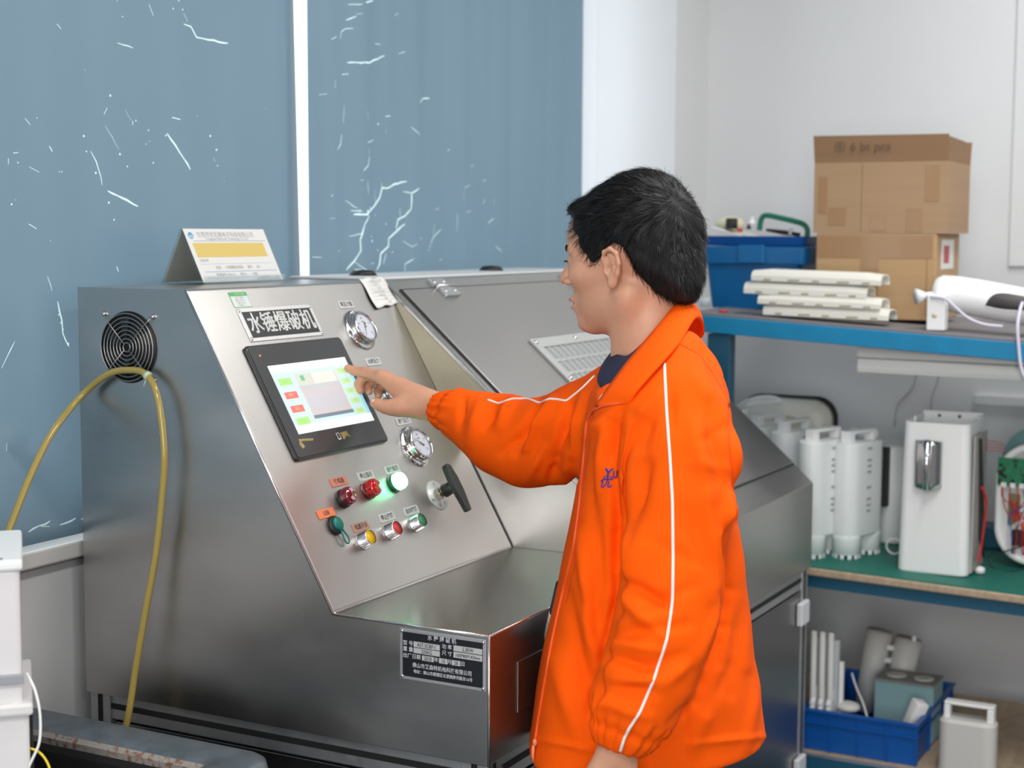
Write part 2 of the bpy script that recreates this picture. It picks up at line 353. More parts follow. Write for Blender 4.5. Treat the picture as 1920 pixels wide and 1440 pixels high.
S2 = [([(663, 117), (700, 117), (730, 104)], 1.9), ([(690, 4), (708, 0)], 2.4), ([(664, 8), (684, 7)], 1.1), ([(661, 37), (675, 30)], 1.4), ([(675, 26), (684, 25)], .9), ([(634, 73), (643, 68)], 1.3), ([(650, 72), (653, 58), (660, 53), (672, 53)], .9),
      ([(713, 81), (723, 83)], 1.2), ([(759, 100), (768, 96)], 1.2), ([(654, 139), (665, 138)], 1.4), ([(640, 165), (641, 150)], .9), ([(618, 177), (628, 175)], .8), ([(793, 193), (803, 184), (816, 184)], 1.7), ([(776, 238), (792, 253)], 1.1), ([(656, 230), (658, 198)], .8),
      ([(693, 208), (696, 226)], .7), ([(732, 218), (741, 217)], 1.7), ([(645, 280), (651, 270), (653, 252)], 1.4), ([(694, 267), (708, 262)], 1.3), ([(686, 320), (695, 310), (698, 294)], 1.8), ([(697, 290), (697, 277)], .8), ([(750, 28), (758, 24)], .9),
      ([(770, 340), (750, 345), (735, 353), (726, 352), (722, 370), (712, 385), (700, 395), (692, 402), (672, 402)], 2.3), ([(726, 352), (725, 343)], 1.2), ([(692, 402), (697, 405), (688, 420), (684, 438), (681, 450), (682, 470), (673, 490), (662, 506)], 2.3), ([(684, 438), (666, 443)], 1.2), ([(673, 490), (690, 506)], 1.0),
      ([(668, 395), (684, 396)], 1.2), ([(660, 376), (677, 390)], .9), ([(712, 385), (713, 355)], .7), ([(695, 365), (694, 338)], .7), ([(790, 353), (777, 362), (776, 392), (768, 405), (757, 412), (753, 430)], 2.0), ([(777, 362), (765, 359)], 1.1), ([(761, 405), (760, 390)], 1.1), ([(768, 420), (753, 435), (738, 447), (737, 462), (724, 475), (722, 495), (716, 507)], 2.3),
      ([(733, 475), (728, 495)], 1.2), ([(674, 506), (692, 506)], 1.5), ([(818, 458), (822, 445), (835, 430)], 1.3), ([(765, 452), (778, 463), (786, 457)], .8), ([(768, 508), (768, 495), (780, 485)], 1.2), ([(822, 440), (824, 420)], .6), ([(862, 435), (863, 400)], .5), ([(875, 378), (876, 352), (893, 347)], .7), ([(895, 312), (899, 309)], 1.2), ([(913, 340), (918, 337)], 1.2), ([(923, 418), (933, 410)], 1.3),
      ([(913, 383), (916, 374)], 1.1), ([(936, 462), (945, 472)], .8), ([(895, 396), (879, 398)], .6), ([(826, 393), (831, 391)], 1.1), ([(848, 282), (852, 280)], 1.1), ([(833, 488), (837, 486)], 1.2), ([(640, 409), (632, 410)], .7), ([(622, 483), (612, 482)], 1.2), ([(634, 368), (637, 365)], 1.4), ([(681, 339), (686, 337)], .9), ([(732, 250), (733, 240)], .5), ([(710, 493), (702, 495)], 1.0), ([(645, 472), (650, 470)], .8), ([(962, 458), (963, 452)], .7), ([(932, 388), (934, 372)], .5)]
D2 = [(719, 232, 2.8), (705, 452, 3.4), (796, 447, 2.6), (815, 469, 2.0), (746, 473, 2.4), (718, 469, 2.0), (680, 395, 2.5), (700, 390, 3.0), (694, 396, 4.0), (703, 443, 2.2), (713, 403, 1.6), (733, 420, 2.0), (817, 462, 2.0)]
def make_blind(name, x0, x1, z0, z1, strokes, dots, shape, label):
    pv = []; faces = []
    nx = max(2, int((x1 - x0) / 0.02)); nz = int((z1 - z0) / 0.05)
    for i in range(nx + 1):
        for j in range(nz + 1):
            jit = 0 if i in (0, nx) or j in (0, nz) else 0.004
            pv.append((x0 + (x1 - x0) * i / nx + random.uniform(-jit, jit), z0 + (z1 - z0) * j / nz + random.uniform(-jit, jit)))
    for pts, wd in strokes:
        q = flake_poly(pts, wd * 0.00085); n = len(pv); pv += q; h = len(q) // 2
        for i in range(h - 1): faces.append([n + i, n + i + 1, n + 2 * h - 2 - i, n + 2 * h - 1 - i])
    for x, y, r in dots:
        q = dot(x, y, r * 0.00088); n = len(pv); pv += q; faces.append(list(range(n, n + len(q))))
    ok = [f for f in faces if all(x0 + .001 < pv[i][0] < x1 - .001 and z0 + .001 < pv[i][1] < z1 - .001 for i in f)]
    n = len(pv); bnd = [(x0 - .001, z0 - .001), (x1 + .001, z0 - .001), (x1 + .001, z1 + .001), (x0 - .001, z1 + .001)]; pv += bnd; ok = [[n, n + 1, n + 2, n + 3]] + ok
    eds = [(f[i], f[(i + 1) % len(f)]) for f in ok for i in range(len(f))]
    V2, E2, F2, ov, oe, of = geometry.delaunay_2d_cdt([Vector(p) for p in pv], eds, [], 0, 1e-6, False)
    A2 = np.array([tuple(v) for v in V2]); T2 = np.array([list(f) for f in F2]); CC = A2[T2].mean(1); inside = np.zeros(len(CC), bool)
    for f in ok[1:]:
        q = np.array([pv[i] for i in f]); lo_, hi_ = q.min(0), q.max(0)
        c_ = np.where((CC[:, 0] > lo_[0]) & (CC[:, 0] < hi_[0]) & (CC[:, 1] > lo_[1]) & (CC[:, 1] < hi_[1]))[0]
        for t_ in c_:
            w_ = False; x_, y_ = CC[t_]
            for i in range(len(q)):
                (xa, ya), (xb, yb) = q[i], q[i - 1]
                if (ya > y_) != (yb > y_) and x_ < (xb - xa) * (y_ - ya) / (yb - ya) + xa: w_ = not w_
            inside[t_] |= w_
    bb = B(); bb.smooth = True
    bb.v = [shape(v.x, v.y) for v in V2]
    for f, o_ in zip(F2, inside): bb.f.append(list(f)); bb.m.append(int(o_)); bb.sm.append(True)
    # a roller at the top and a hem bar
    root = thing(name, label, 'blind', shape((x0 + x1) / 2, z1))
    mesh_obj('blind_sheet', bb, [blindm, flake], parent=root, fix=False)
    t = B(); t.smooth = True; a = shape(x0, z1); c = shape(x1, z1); t.ring(Vector((a.x - .01, YB, z1 + .02)), Vector((c.x + .01, YB, z1 + .02)), 0.028, 0.028, 20)
    mesh_obj('roller', t, framem, parent=root)
    return root
XE = 0.6560; XE2 = 0.782
def shp1(x, z):
    y = YB + 0.004 * math.sin(x * 9) + 0.02 * math.exp(-((z - 1.14) / 0.06) ** 2) * math.exp(-((x + 0.1) / 0.12) ** 2) * math.sin((x + z) * 30)
    if z < 1.09: y += -0.03 * ((1.09 - z) / 0.08) ** 2
    return Vector((x, y, z))
def shp2(x, z):
    y = YB + 0.012 + 0.004 * math.sin(x * 31) + 0.003 * math.sin(x * 57 + 1)
    t = max(0, (XE2 + 0.10 - x) / 0.10); t = min(t, 1.0)
    y += 0.028 * t * t
    return Vector((x, y, z))
make_blind('window_blind', -0.95, XE, 1.007, 2.7, S1, D1, shp1, 'blue-grey window blind with torn flakes behind the tent card')
make_blind('window_blind', XE2, 2.096, 1.0, 2.7, S2, D2, shp2, 'blue-grey blind with branching cracks behind the worker')
hb = B(); hb.smooth = True; hb.ring((-0.95, YB - 0.035, 1.004), (XE - .01, YB - 0.035, 1.004), 0.009, 0.009, 10)

# ================================================================== TESTING MACHINE
mach = thing('testing_machine', 'large brushed stainless steel pressure testing machine with sloped touch screen console', 'machine', (0, -0.4, 0))
YA, ZT, YC, ZL, ZB, XA = -0.2326, 1.43, -0.5203, 0.9272, 0.7275, 0.5966
def prof(x, pts): return [(x, y, z) for y, z in pts]
b = B(); PA = [(0, ZT), (YA, ZT), (YC, ZL), (-0.8, ZL), (-0.8, ZB), (0, ZB)]
b.prism(prof(0.0015, PA), (XA - 0.0015, 0, 0)); mesh_obj('console_housing', b, steel, parent=mach, bevel=0.003)
# side sheet, with round hole look handled by the fan recess
b = B(); b.prism(prof(-0.0015, PA), (0.003, 0, 0)); mesh_obj('side_panel', b, steel_side, parent=mach, bevel=0.0012)
# folded edge along the profile
b = B(); b.smooth = True; EP = [(-0.0008, YA, ZT), (-0.0008, YC, ZL), (-0.0008, -0.8, ZL), (-0.0008, -0.8, ZB)]
for a, c in zip(EP[:-1], EP[1:]): b.ring(a, c, 0.0022, 0.0022, 8)
mesh_obj('folded_edge', b, steel_edge, parent=mach)
b = B(); b.smooth = True; b.ring((0, -0.8, ZL), (XA, -0.8, ZL), 0.0022, 0.0022, 8); mesh_obj('folded_edge', b, steel_edge, parent=mach)
# tub section
XR2 = 1.6; b = B(); PB = [(0, ZT), (YA, ZT), (-0.8, 0.9333), (-0.8, ZB), (0, ZB)]
b.prism(prof(XA, PB), (XR2 - XA, 0, 0)); mesh_obj('tub_housing', b, steel, parent=mach, bevel=0.003)
b = B(); PT = [(YA - 0.004, ZT - 0.006), (-0.8 + 0.10, 0.927 + 0.09), (YA - 0.155, 1.195 - 0.035)]
fp = onX(884, 840, XA)
PT = [(-0.2445, 1.408), (-0.575, 1.119), (-0.4005, 1.119), ]
b.prism(prof(XA - 0.002, PT), (0.0022, 0, 0)); mesh_obj('cream_patch', b, cream, parent=mach, label='cream triangle on the tub side')  # flat cream triangle laid on the upper tub side
# white edge of the tub slope
b = B(); b.smooth = True
b.ring((XA - .001, YA - 0.01, ZT - .009), (XA - .001, -0.8, 0.9335), 0.002, 0.002, 8)
mesh_obj('folded_edge', b, steel_edge, parent=mach)
# top white strip along the machine back
b = B(); b.box((0.60, -0.21, ZT), (XR2, 0.0, ZT + 0.006)); mesh_obj('top_cover', b, mat('top_cover_white', (0.75, 0.75, 0.74), 0.35), parent=mach, bevel=0.002)
for xx in (0.72, 1.27): b = B(); b.smooth = True; b.lathe((xx, -0.1, ZT + 0.006), (0, 0, 1), [(0, 0.012), (0.022, 0.010), (0.03, 0.0), (0, 0)], 20); mesh_obj('cap', b, black, parent=mach)
# lid on the slope
sd = Vector((0, -0.8 - YA, 0.9333 - ZT)); SL = sd.length; sd.normalize(); sn = Vector((0, sd.z, -sd.y)); 
if sn.y > 0: sn = -sn
def onB(x, s, h=0.0): return Vector((x, YA, ZT)) + sd * s + sn * h + Vector((0, 0, 0))
def slab(b, x0, x1, s0, s1, h0, h1):
    b.prism([onB(x0, s0, h0), onB(x1, s0, h0), onB(x1, s1, h0), onB(x0, s1, h0)], sn * (h1 - h0))
LIDx0, LIDx1 = XA + 0.012, XR2 - 0.012
b = B(); slab(b, LIDx0 + .012, LIDx1, 0.032, SL - 0.066, 0.0, 0.005); lid = mesh_obj('lid', b, steel, parent=mach, bevel=0.0012)
b = B(); slab(b, LIDx0 + .009, LIDx1 + .003, 0.028, 0.0315, 0.0, 0.0025); slab(b, LIDx0 + .009, LIDx1 + .003, SL - 0.0655, SL - 0.062, 0.0, 0.0025); slab(b, LIDx0 + .008, LIDx0 + .011, 0.028, SL - .063, 0, .0025)
mesh_obj('lid_seam', b, rubber, parent=mach)
# hinges
def hinge(x):
    h = mesh_obj('hinge', (lambda q: (slab(q, x - .03, x + .03, 0.006, 0.03, 0.0, 0.008), q)[1])(B()), alu, parent=mach, bevel=0.0015)
    q = B(); slab(q, x - .03, x + .03, 0.038, 0.062, 0.005, 0.013); mesh_obj('hinge_leaf', q, alu, parent=h, bevel=0.0015)
    q = B(); q.smooth = True; q.ring(onB(x - .033, .034, .010), onB(x + .033, .034, .010), .007, .007, 12)
    for i in (-1, 1):
        for s_ in (.018, .05): q.lathe(onB(x + i * .018, s_, .008 if s_ < .03 else .013), sn, [(0.0, .002), (.004, .0015), (.005, 0)], 10)
    mesh_obj('hinge_pin', q, alu, parent=h)
hinge(0.775); hinge(1.38)
# vent grid in the lid: frame, bars and cells
gp = [(975, 640), (1100, 618)]
ventm = mat('vent_plastic', (0.47, 0.48, 0.47), 0.45); cellm = mat('vent_cell', (0.34, 0.35, 0.36), 0.5)
VX0, VX1, VS0, VS1 = 0.905, 1.44, 0.205, 0.445
b = B(); slab(b, VX0, VX1, VS0, VS0 + .026, .005, .011); slab(b, VX0, VX1, VS1 - .016, VS1, .005, .011); slab(b, VX0, VX0 + .026, VS0 + .026, VS1 - .016, .005, .011); slab(b, VX1 - .016, VX1, VS0 + .026, VS1 - .016, .005, .011)
vent = mesh_obj('vent_grille', b, ventm, parent=mach, bevel=0.001)
b = B(); slab(b, VX0 + .02, VX1 - .01, VS0 + .02, VS1 - .01, .005, .0065); mesh_obj('mesh_backing', b, cellm, parent=vent)
b = B()
for i in range(1, 5): s_ = VS0 + .026 + i * (VS1 - VS0 - .042) / 5; slab(b, VX0 + .02, VX1 - .01, s_ - .004, s_ + .004, .0065, .009)
for i in range(1, 18): x_ = VX0 + .026 + i * (VX1 - VX0 - .042) / 18; slab(b, x_ - .0028, x_ + .0028, VS0 + .02, VS1 - .01, .0065, .009)
mesh_obj('grille_bars', b, ventm, parent=vent, kind='stuff')
b = B(); b.smooth = True
for x_, s_ in ((VX0 + .012, VS0 + .012), (VX0 + .012, VS0 + .12), (VX0 + .2, VS0 + .012), (VX1 - .012, VS0 + .012), (VX0 + .012, VS1 - .01)): b.lathe(onB(x_, s_, .011), sn, [(0, .004), (.004, .003), (.005, 0)], 10)
mesh_obj('screw_heads', b, chrome, parent=vent)

# ---- panel A coordinates: u = X, v = distance down the slope
av = Vector((0, YC - YA, ZL - ZT)).normalized(); an = Vector((0, -0.86795617, 0.49664079))
def onA(u, v, h=0.0): return Vector((u, YA, ZT)) + av * v + an * h
AU = Vector((1, 0, 0)); AV = -av
def slabA(b, u0, u1, v0, v1, h0, h1): b.prism([onA(u0, v0, h0), onA(u1, v0, h0), onA(u1, v1, h0), onA(u0, v1, h0)], an * (h1 - h0)); return b
def rrA(b, cu, cv, w_, h_, r, h0, h1, n=5): b.prism([onA(cu + x, cv - y, h0) for x, y in rrect(w_, h_, r, n)], an * (h1 - h0)); return b
ledm = mat('ledge_steel', (0.50, 0.49, 0.475), 0.24, 1.0, scale=(3, 3, 3), rvar=.05, bump=.1, bscale=(240, 6, 14), bd=.0006)
b = B().box((.003, -.7975, ZL + .0002), (XA - .002, YC - .001, ZL + .0010)); mesh_obj('ledge_panel', b, ledm, parent=mach)
# seam where the control panel sheet meets the tub
b = slabA(B(), XA - 0.004, XA - 0.0005, 0.0, 0.579, 0.0, 0.0006); mesh_obj('panel_seam', b, rubber, parent=mach)
b = slabA(B(), 0.004, XA - 0.005, 0.004, 0.575, 0.0, 0.0012); mesh_obj('control_panel', b, steel, parent=mach, bevel=0.0006)
# name plate with big lettering
plate = mesh_obj('name_plate', rrA(B(), .2078, .0729, .2115, .0625, .002, .001, .003), mat('plate_frame', (.66, .66, .65), .4, .5), parent=mach, bevel=.0005)
mesh_obj('plate_field', slabA(B(), .1115, .305, .0485, .0975, .003, .0034), mat('black_enamel', (.015, .015, .018), .35), parent=plate)
b = B(); 
for ox_, oy_ in ((0, 0), (.0007, 0), (-.0007, 0), (0, .0005), (0, -.0005)): put_text(b, '水锤爆破机', onA(.2085 + ox_, .0735 + oy_, .0037 + abs(ox_) * .1 + oy_ * .1), AU, AV, .0415, sx=.90)
mesh_obj('lettering', b, mat('white_enamel', (.8, .82, .8), .4), parent=plate)
b = B(); b.smooth = True
for u_, v_ in ((.1065, .046), (.309, .046), (.1065, .0995), (.309, .0995)): b.lathe(onA(u_, v_, .003), an, [(0, .0016), (.002, .0016), (.0035, 0)], 12)
mesh_obj('screw_heads', b, chrome, parent=plate)
# small green inspection sticker
st = mesh_obj('inspection_sticker', slabA(B(), .1015, .1505, .0095, .0392, .0012, .0015), mat('sticker_green', (.09, .42, .13), .5), parent=mach, label='green and white inspection sticker')
mesh_obj('sticker_paper', slabA(B(), .1028, .1492, .0175, .0382, .0015, .0017), mat('sticker_paper', (.68, .72, .70), .6), parent=st)
b = B(); put_text(b, '检验合格证', onA(.131, .0134, .0017), AU, AV, .0055)
mesh_obj('sticker_title', b, mat('pale_green', (.45, .75, .45), .6), parent=st)
b = B()
for i, tt in enumerate(('名称: 水锤机', '编号: 2018-10', '日期: 2020.5', '检验员: 3')): put_text(b, tt, onA(.125, .0205 + i * .005, .0018), AU, AV, .0042)
mesh_obj('sticker_text', b, inkg, parent=st)
# touch screen
hc = (.2118, .2183)
tsc = mesh_obj('touch_screen', rrA(B(), *hc, .277, .2115, .008, .001, .008), blackg, parent=mach, bevel=.002)
mesh_obj('screen_bezel', rrA(B(), *hc, .271, .2055, .006, .008, .0095), blackg, parent=tsc, bevel=.001)
def emis(name, col, es):
    return mat(name, tuple(c * 0.3 for c in col), .3, emit=col, es=es)
sx0, sx1, sv0, sv1 = .1045, .3312, .1540, .2812
disp = mesh_obj('display', slabA(B(), sx0, sx1, sv0, sv1, .0095, .0099), emis('screen_pale_blue', (.66, .88, .92), .82), parent=tsc)
def scr(nm, u0, u1, v0, v1, col, es=.9, h=.0099):
    return mesh_obj(nm, slabA(B(), sx0 + u0 * (sx1 - sx0), sx0 + u1 * (sx1 - sx0), sv0 + v0 * (sv1 - sv0), sv0 + v1 * (sv1 - sv0), h, h + .0002), emis(nm, col, es), parent=disp)
scr('screen_title_bar', 0, 1, 0, .115, (1, 1, 1), .95); scr('screen_status_bar', 0, 1, .88, 1, (1, 1, 1), .95)
scr('screen_edge_strip', .962, 1, .115, .88, (.35, .78, .95), .8)
scr('screen_picture', .26, .79, .16, .83, (.70, .69, .62), .85); scr('screen_picture_band', .26, .79, .34, .44, (.62, .63, .66), .8, .0101); scr('screen_picture_body', .275, .775, .44, .78, (.62, .60, .64), .85, .0101)
scr('screen_picture_line', .275, .775, .425, .435, (.9, .6, .35), .8, .0103); scr('screen_picture_line', .275, .775, .74, .75, (.9, .6, .35), .8, .0103); scr('screen_picture_base', .27, .79, .78, .83, (.22, .27, .33), .8, .0102)
scr('screen_icon', .32, .365, .19, .27, (.15, .6, .25), .8, .0102); scr('screen_picture_panel', .46, .76, .17, .33, (.80, .79, .71), .85, .0102); scr('screen_picture_divider', .455, .46, .17, .34, (.6, .6, .6), .8, .0102)
for i, (v_, g) in enumerate(((.20, 1), (.40, 0), (.60, 0), (.78, 1))):
    scr('screen_button', .045, .20, v_, v_ + .10, (.45, .85, .22) if g else (1, .20, .17), .8)
for i in range(5): scr('screen_button', .81, .945, .155 + i * .155, .155 + i * .155 + .085, (.62, .9, .45), .8)
b = B(); put_text(b, '水锤爆破试验机', onA(sx0 + .45 * (sx1 - sx0), sv0 + .06 * (sv1 - sv0), .0103), AU, AV, .0075)
put_text(b, '系统运行正常   压力 0.00MPa   次数 0000', onA(sx0 + .5 * (sx1 - sx0), sv0 + .94 * (sv1 - sv0), .0103), AU, AV, .0055)
mesh_obj('screen_text', b, emis('screen_grey', (.55, .62, .66), .8), parent=disp)
b = B()
for i in range(4): put_text(b, ('启动', '停止', '复位', '手动')[i], onA(sx0 + .122 * (sx1 - sx0), sv0 + (.25, .45, .65, .83)[i] * (sv1 - sv0), .0103), AU, AV, .007)
for i in range(5): put_text(b, ('参数', '记录', '曲线', '设置', '返回')[i], onA(sx0 + .877 * (sx1 - sx0), sv0 + (.198 + i * .155) * (sv1 - sv0), .0103), AU, AV, .007)
mesh_obj('screen_text', b, emis('screen_button_text', (.50, .70, .32), .7), parent=disp)
b = B(); b.smooth = True; b.lathe(onA(.0985, .1335, .0095), an, [(0, .0012), (.0016, .0008), (.002, 0)], 12); mesh_obj('indicator_light', b, emis('indicator_orange', (1, .25, .04), 1.2), parent=tsc)
b = B(); rrA(b, .2085, .2975, .009, .0125, .0012, .0095, .0098); mesh_obj('touch_symbol', b, mat('print_grey', (.55, .57, .6), .5), parent=tsc)
b = B(); rrA(b, .2085, .2968, .0062, .0092, .0005, .0098, .0099); mesh_obj('touch_symbol_field', b, blackg, parent=tsc)
gold = mat('gold_foil', (.42, .33, .14), .35, .6, scale=(500, 500, 500), var=.5)
b = B(); b.prism([onA(x, y, .0095) for x, y in ((.217, .292), (.236, .291), (.241, .3035), (.235, .3005), (.229, .2995), (.224, .3035), (.218, .3055))], an * .0005); mesh_obj('torn_sticker', b, gold, parent=tsc)
b = B(); b.prism([onA(x, y, .0095) for x, y in ((.098, .289), (.136, .2925), (.135, .2965), (.102, .2935), (.106, .304), (.098, .307), (.094, .300))], an * .0005)
mesh_obj('torn_sticker', b, gold, parent=tsc)
# gauges
gdial = mat('gauge_dial', (.62, .65, .72), .4); redm = mat('gauge_red', (.55, .05, .04), .5)
def gauge(u, v, needle):
    g = B(); g.smooth = True; g.lathe(onA(u, v, 0.001), an, [(.0, 0), (.0405, 0), (.0405, .0025), (.036, .004), (.0315, .004), (.0315, .010), (.0318, .016), (.0300, .0195), (.0272, .0195), (.0268, .0165)], 48)
    r = mesh_obj('pressure_gauge', g, chrome, parent=mach)
    q = B(); q.ring(onA(u, v, .0145), onA(u, v, .0165), .0272, .0272, 40); mesh_obj('dial', q, gdial, parent=r)
    q = B()
    for i in range(33):
        a = math.radians(-135 + i * 270 / 32); L_ = .0035 if i % 4 == 0 else .0018; c_, s_ = math.sin(a), math.cos(a)
        p0 = (u + c_ * .0245, v - s_ * .0245); p1 = (u + c_ * (.0245 - L_), v - s_ * (.0245 - L_)); d_ = (-s_ * .0003, -c_ * .0003) if False else (s_ * .0003, c_ * .0003)
        q.add([onA(p0[0] - d_[0], p0[1] - d_[1], .0167), onA(p0[0] + d_[0], p0[1] + d_[1], .0167), onA(p1[0] + d_[0], p1[1] + d_[1], .0167), onA(p1[0] - d_[0], p1[1] - d_[1], .0167)], [(0, 1, 2, 3)])
    for i, tx in enumerate(('0', '0.4', '0.8', '1.2', '1.6')):
        a = math.radians(-135 + i * 67.5); put_text(q, tx, onA(u + math.sin(a) * .0175, v - math.cos(a) * .0175, .0168), AU, AV, .0052)
    put_text(q, 'MPa', onA(u, v - .010, .0168), AU, AV, .005)
    mesh_obj('dial_marks', q, ink, parent=r)
    q = B(); a = math.radians(needle); d1 = Vector((math.sin(a), 0, 0)) * 1; du, dv_ = math.sin(a), -math.cos(a)
    q.prism([onA(u + du * .021, v + dv_ * .021, .0175), onA(u - dv_ * .0008 - du * .004, v + du * .0008 - dv_ * .004, .0175), onA(u - du * .009 - dv_ * .0022, v - dv_ * .009 + du * .0022, .0175), onA(u - du * .009 + dv_ * .0022, v - dv_ * .009 - du * .0022, .0175), onA(u + dv_ * .0008 - du * .004, v - du * .0008 - dv_ * .004, .0175)], an * .0004)
    mesh_obj('needle', q, black, parent=r)
    q = B(); q.smooth = True; q.lathe(onA(u, v, .0178), an, [(0, .002), (.002, .0015), (.0025, 0)], 12); mesh_obj('needle_hub', q, gold, parent=r)
    q = B(); q.smooth = True
    for a in (0, 120, 240):
        a = math.radians(a); q.lathe(onA(u + math.sin(a) * .0368, v - math.cos(a) * .0368, .004), an, [(0, .004), (.0028, .0035), (.0034, 0)], 12)
    mesh_obj('screw_heads', q, chrome, parent=r)
gauge(.4290, .1010, 205); gauge(.4255, .2330, 150); gauge(.4295, .3430, -52)
# label strips
def tag_plate(u, v, txt, m=labm, w_=.046, h_=.0155, par=None):
    q = rrA(B(), u, v, w_, h_, .001, .001, .0028); r = mesh_obj('label_plate', q, m, parent=mach, bevel=.0004)
    q = B(); put_text(q, txt, onA(u, v, .0030), AU, AV, .0105 if len(txt) < 5 else .0096, bold=.0002, sx=.9)
    mesh_obj('label_text', q, ink, parent=r)
tag_plate(.4252, .0468, '泵压力值'); tag_plate(.4260, .1668, '水箱压力'); tag_plate(.4318, .2905, '进气压力')
orp = mat('orange_plate', (.62, .22, .13), .45, .2); orp2 = mat('faded_orange_plate', (.55, .30, .22), .45, .3)
tag_plate(.1625, .3735, '蜂鸣器', orp); tag_plate(.2435, .3745, '停止指示'); tag_plate(.3280, .3745, '运行指示')
tag_plate(.0915, .4205, 'USB', orangep); tag_plate(.1655, .4580, '电源开关', orp2); tag_plate(.2480, .4550, '停止按钮'); tag_plate(.3265, .4560, '启动按钮')
# lamps and buttons
def redglass(name, col): return mat(name, col, .12, coat=.6)
def lamp(u, v, m, dark):
    q = B(); q.smooth = True; q.lathe(onA(u, v, .001), an, [(0.0, 0), (.0165, 0), (.0165, .006), (.0155, .008), (.0155, .009)], 32); r = mesh_obj('indicator_lamp', q, dark, parent=mach)
    q = B(); q.smooth = True; q.lathe(onA(u, v, .009), an, [(.0155, 0), (.0155, .009), (.0140, .013), (.0125, .0145), (0, .0150)], 32); mesh_obj('lamp_lens', q, m, parent=r); return r
buzz = lamp(.1512, .4045, redglass('dark_red_lens', (.16, .008, .02)), black)
q = B()
for i in range(2):
    a0 = (0, 180)[i] + 70
    q.prism([onA(.1512 + math.cos(math.radians(a0 + t)) * r_, .4045 - math.sin(math.radians(a0 + t)) * r_, .0240) for t, r_ in ((-35, .010), (-12, .0112), (12, .0112), (35, .010), (10, .0035), (-10, .0035))], an * .0004)
mesh_obj('buzzer_symbol', q, mat('pink_print', (.6, .35, .38), .5), parent=buzz)
lamp(.2295, .4015, redglass('red_lens', (.50, .012, .012)), redglass('red_base', (.22, .006, .008)))
gr = lamp(.3130, .4015, mat('lit_green_lens', (.3, 1, .6), .3, emit=(.22, 1.0, .45), es=6.0), redglass('green_base', (.0, .22, .08)))
pl = bpy.data.lights.new('green_lamp_light', 'POINT'); pl.energy = .035; pl.color = (.05, 1, .25); pl.shadow_soft_size = .012
po = bpy.data.objects.new('green_lamp_light', pl); po.location = onA(.3130, .4015, .030); C.collection.objects.link(po)
alub = mat('button_aluminium', (.75, .75, .76), .22, 1.0)
def button(u, v, col):
    q = B(); q.smooth = True; q.lathe(onA(u, v, .001), an, [(.0, 0), (.0150, 0), (.0150, .0035), (.0142, .004), (.0142, .0195), (.0132, .0205), (.0125, .0205)], 36); r = mesh_obj('push_button', q, alub, parent=mach)
    q = B(); q.smooth = True; q.lathe(onA(u, v, .0185), an, [(.0127, 0), (.0127, .0018), (0, .0022)], 32); mesh_obj('button_cap', q, col, parent=r)
button(.1520, .4830, mat('yellow_cap', (.85, .52, .0), .4)); button(.2350, .4815, mat('red_cap', (.62, .05, .045), .4)); button(.3165, .4810, mat('green_cap', (.045, .25, .12), .4))
# USB socket with its green cap on a loop
q = B(); q.smooth = True; q.lathe(onA(.0985, .4440, .001), an, [(0, 0), (.0165, 0), (.0165, .004), (.0150, .007), (.0120, .0075), (.0115, .006), (0, .006)], 32); us = mesh_obj('usb_socket', q, black, parent=mach)
gcap = mat('teal_rubber', (.0, .16, .13), .45)
q = B(); q.smooth = True; q.lathe(onA(.1005, .4435, .007), an, [(.0118, 0), (.0118, .003), (.0105, .0045), (0, .0048)], 28); mesh_obj('socket_cap', q, gcap, parent=us)
q = B(); q.smooth = True; q.tube(spline([onA(.100, .455, .009), onA(.0985, .466, .009), onA(.099, .4745, .008), onA(.104, .4795, .007), onA(.110, .478, .007), onA(.1115, .470, .008), onA(.107, .461, .009), onA(.103, .454, .010)], 6), .0014, 8); mesh_obj('cap_strap', q, gcap, parent=us)
# rotary valve
q = B(); q.smooth = True; q.lathe(onA(.4280, .4420, .001), an, [(0, 0), (.0290, 0), (.0290, .0018), (0, .0019)], 40); rv = mesh_obj('rotary_valve', q, labm, parent=mach)
q = B(); q.lathe(onA(.4280, .4420, .003), an, [(.0120, 0), (.0120, .010)], 6); q.ring(onA(.4280, .4420, .0128), onA(.4280, .4420, .013), .012, .012, 6); q.smooth = True; q.ring(onA(.4280, .4420, .012), onA(.4280, .4420, .024), .008, .008, 20); mesh_obj('valve_nut', q, mat('nickel', (.62, .58, .5), .22, 1.0), parent=rv)
q = B(); q.smooth = True; q.ring(onA(.4280, .4420, .020), onA(.4280, .4420, .046), .0125, .0105, 24); hub = mesh_obj('handle_hub', q, black, parent=rv)
q = B(); q.prism([onA(x, y, .040) for x, y in ((.4180, .4040), (.4245, .4000), (.4330, .4040), (.4390, .4300), (.4390, .4560), (.4330, .4950), (.4225, .4950), (.4170, .4560), (.4150, .4300))], an * .013); mesh_obj('valve_handle', q, black, parent=rv, bevel=.0025)
q = B()
for a, tx in ((-160, '关'), (150, '开'), (-110, '进水'), (10, '关')): a = math.radians(a); put_text(q, tx, onA(.4280 + math.sin(a) * .0215, .4420 - math.cos(a) * .0215, .0031), AU, AV, .0065)
mesh_obj('valve_marks', q, ink, parent=rv)
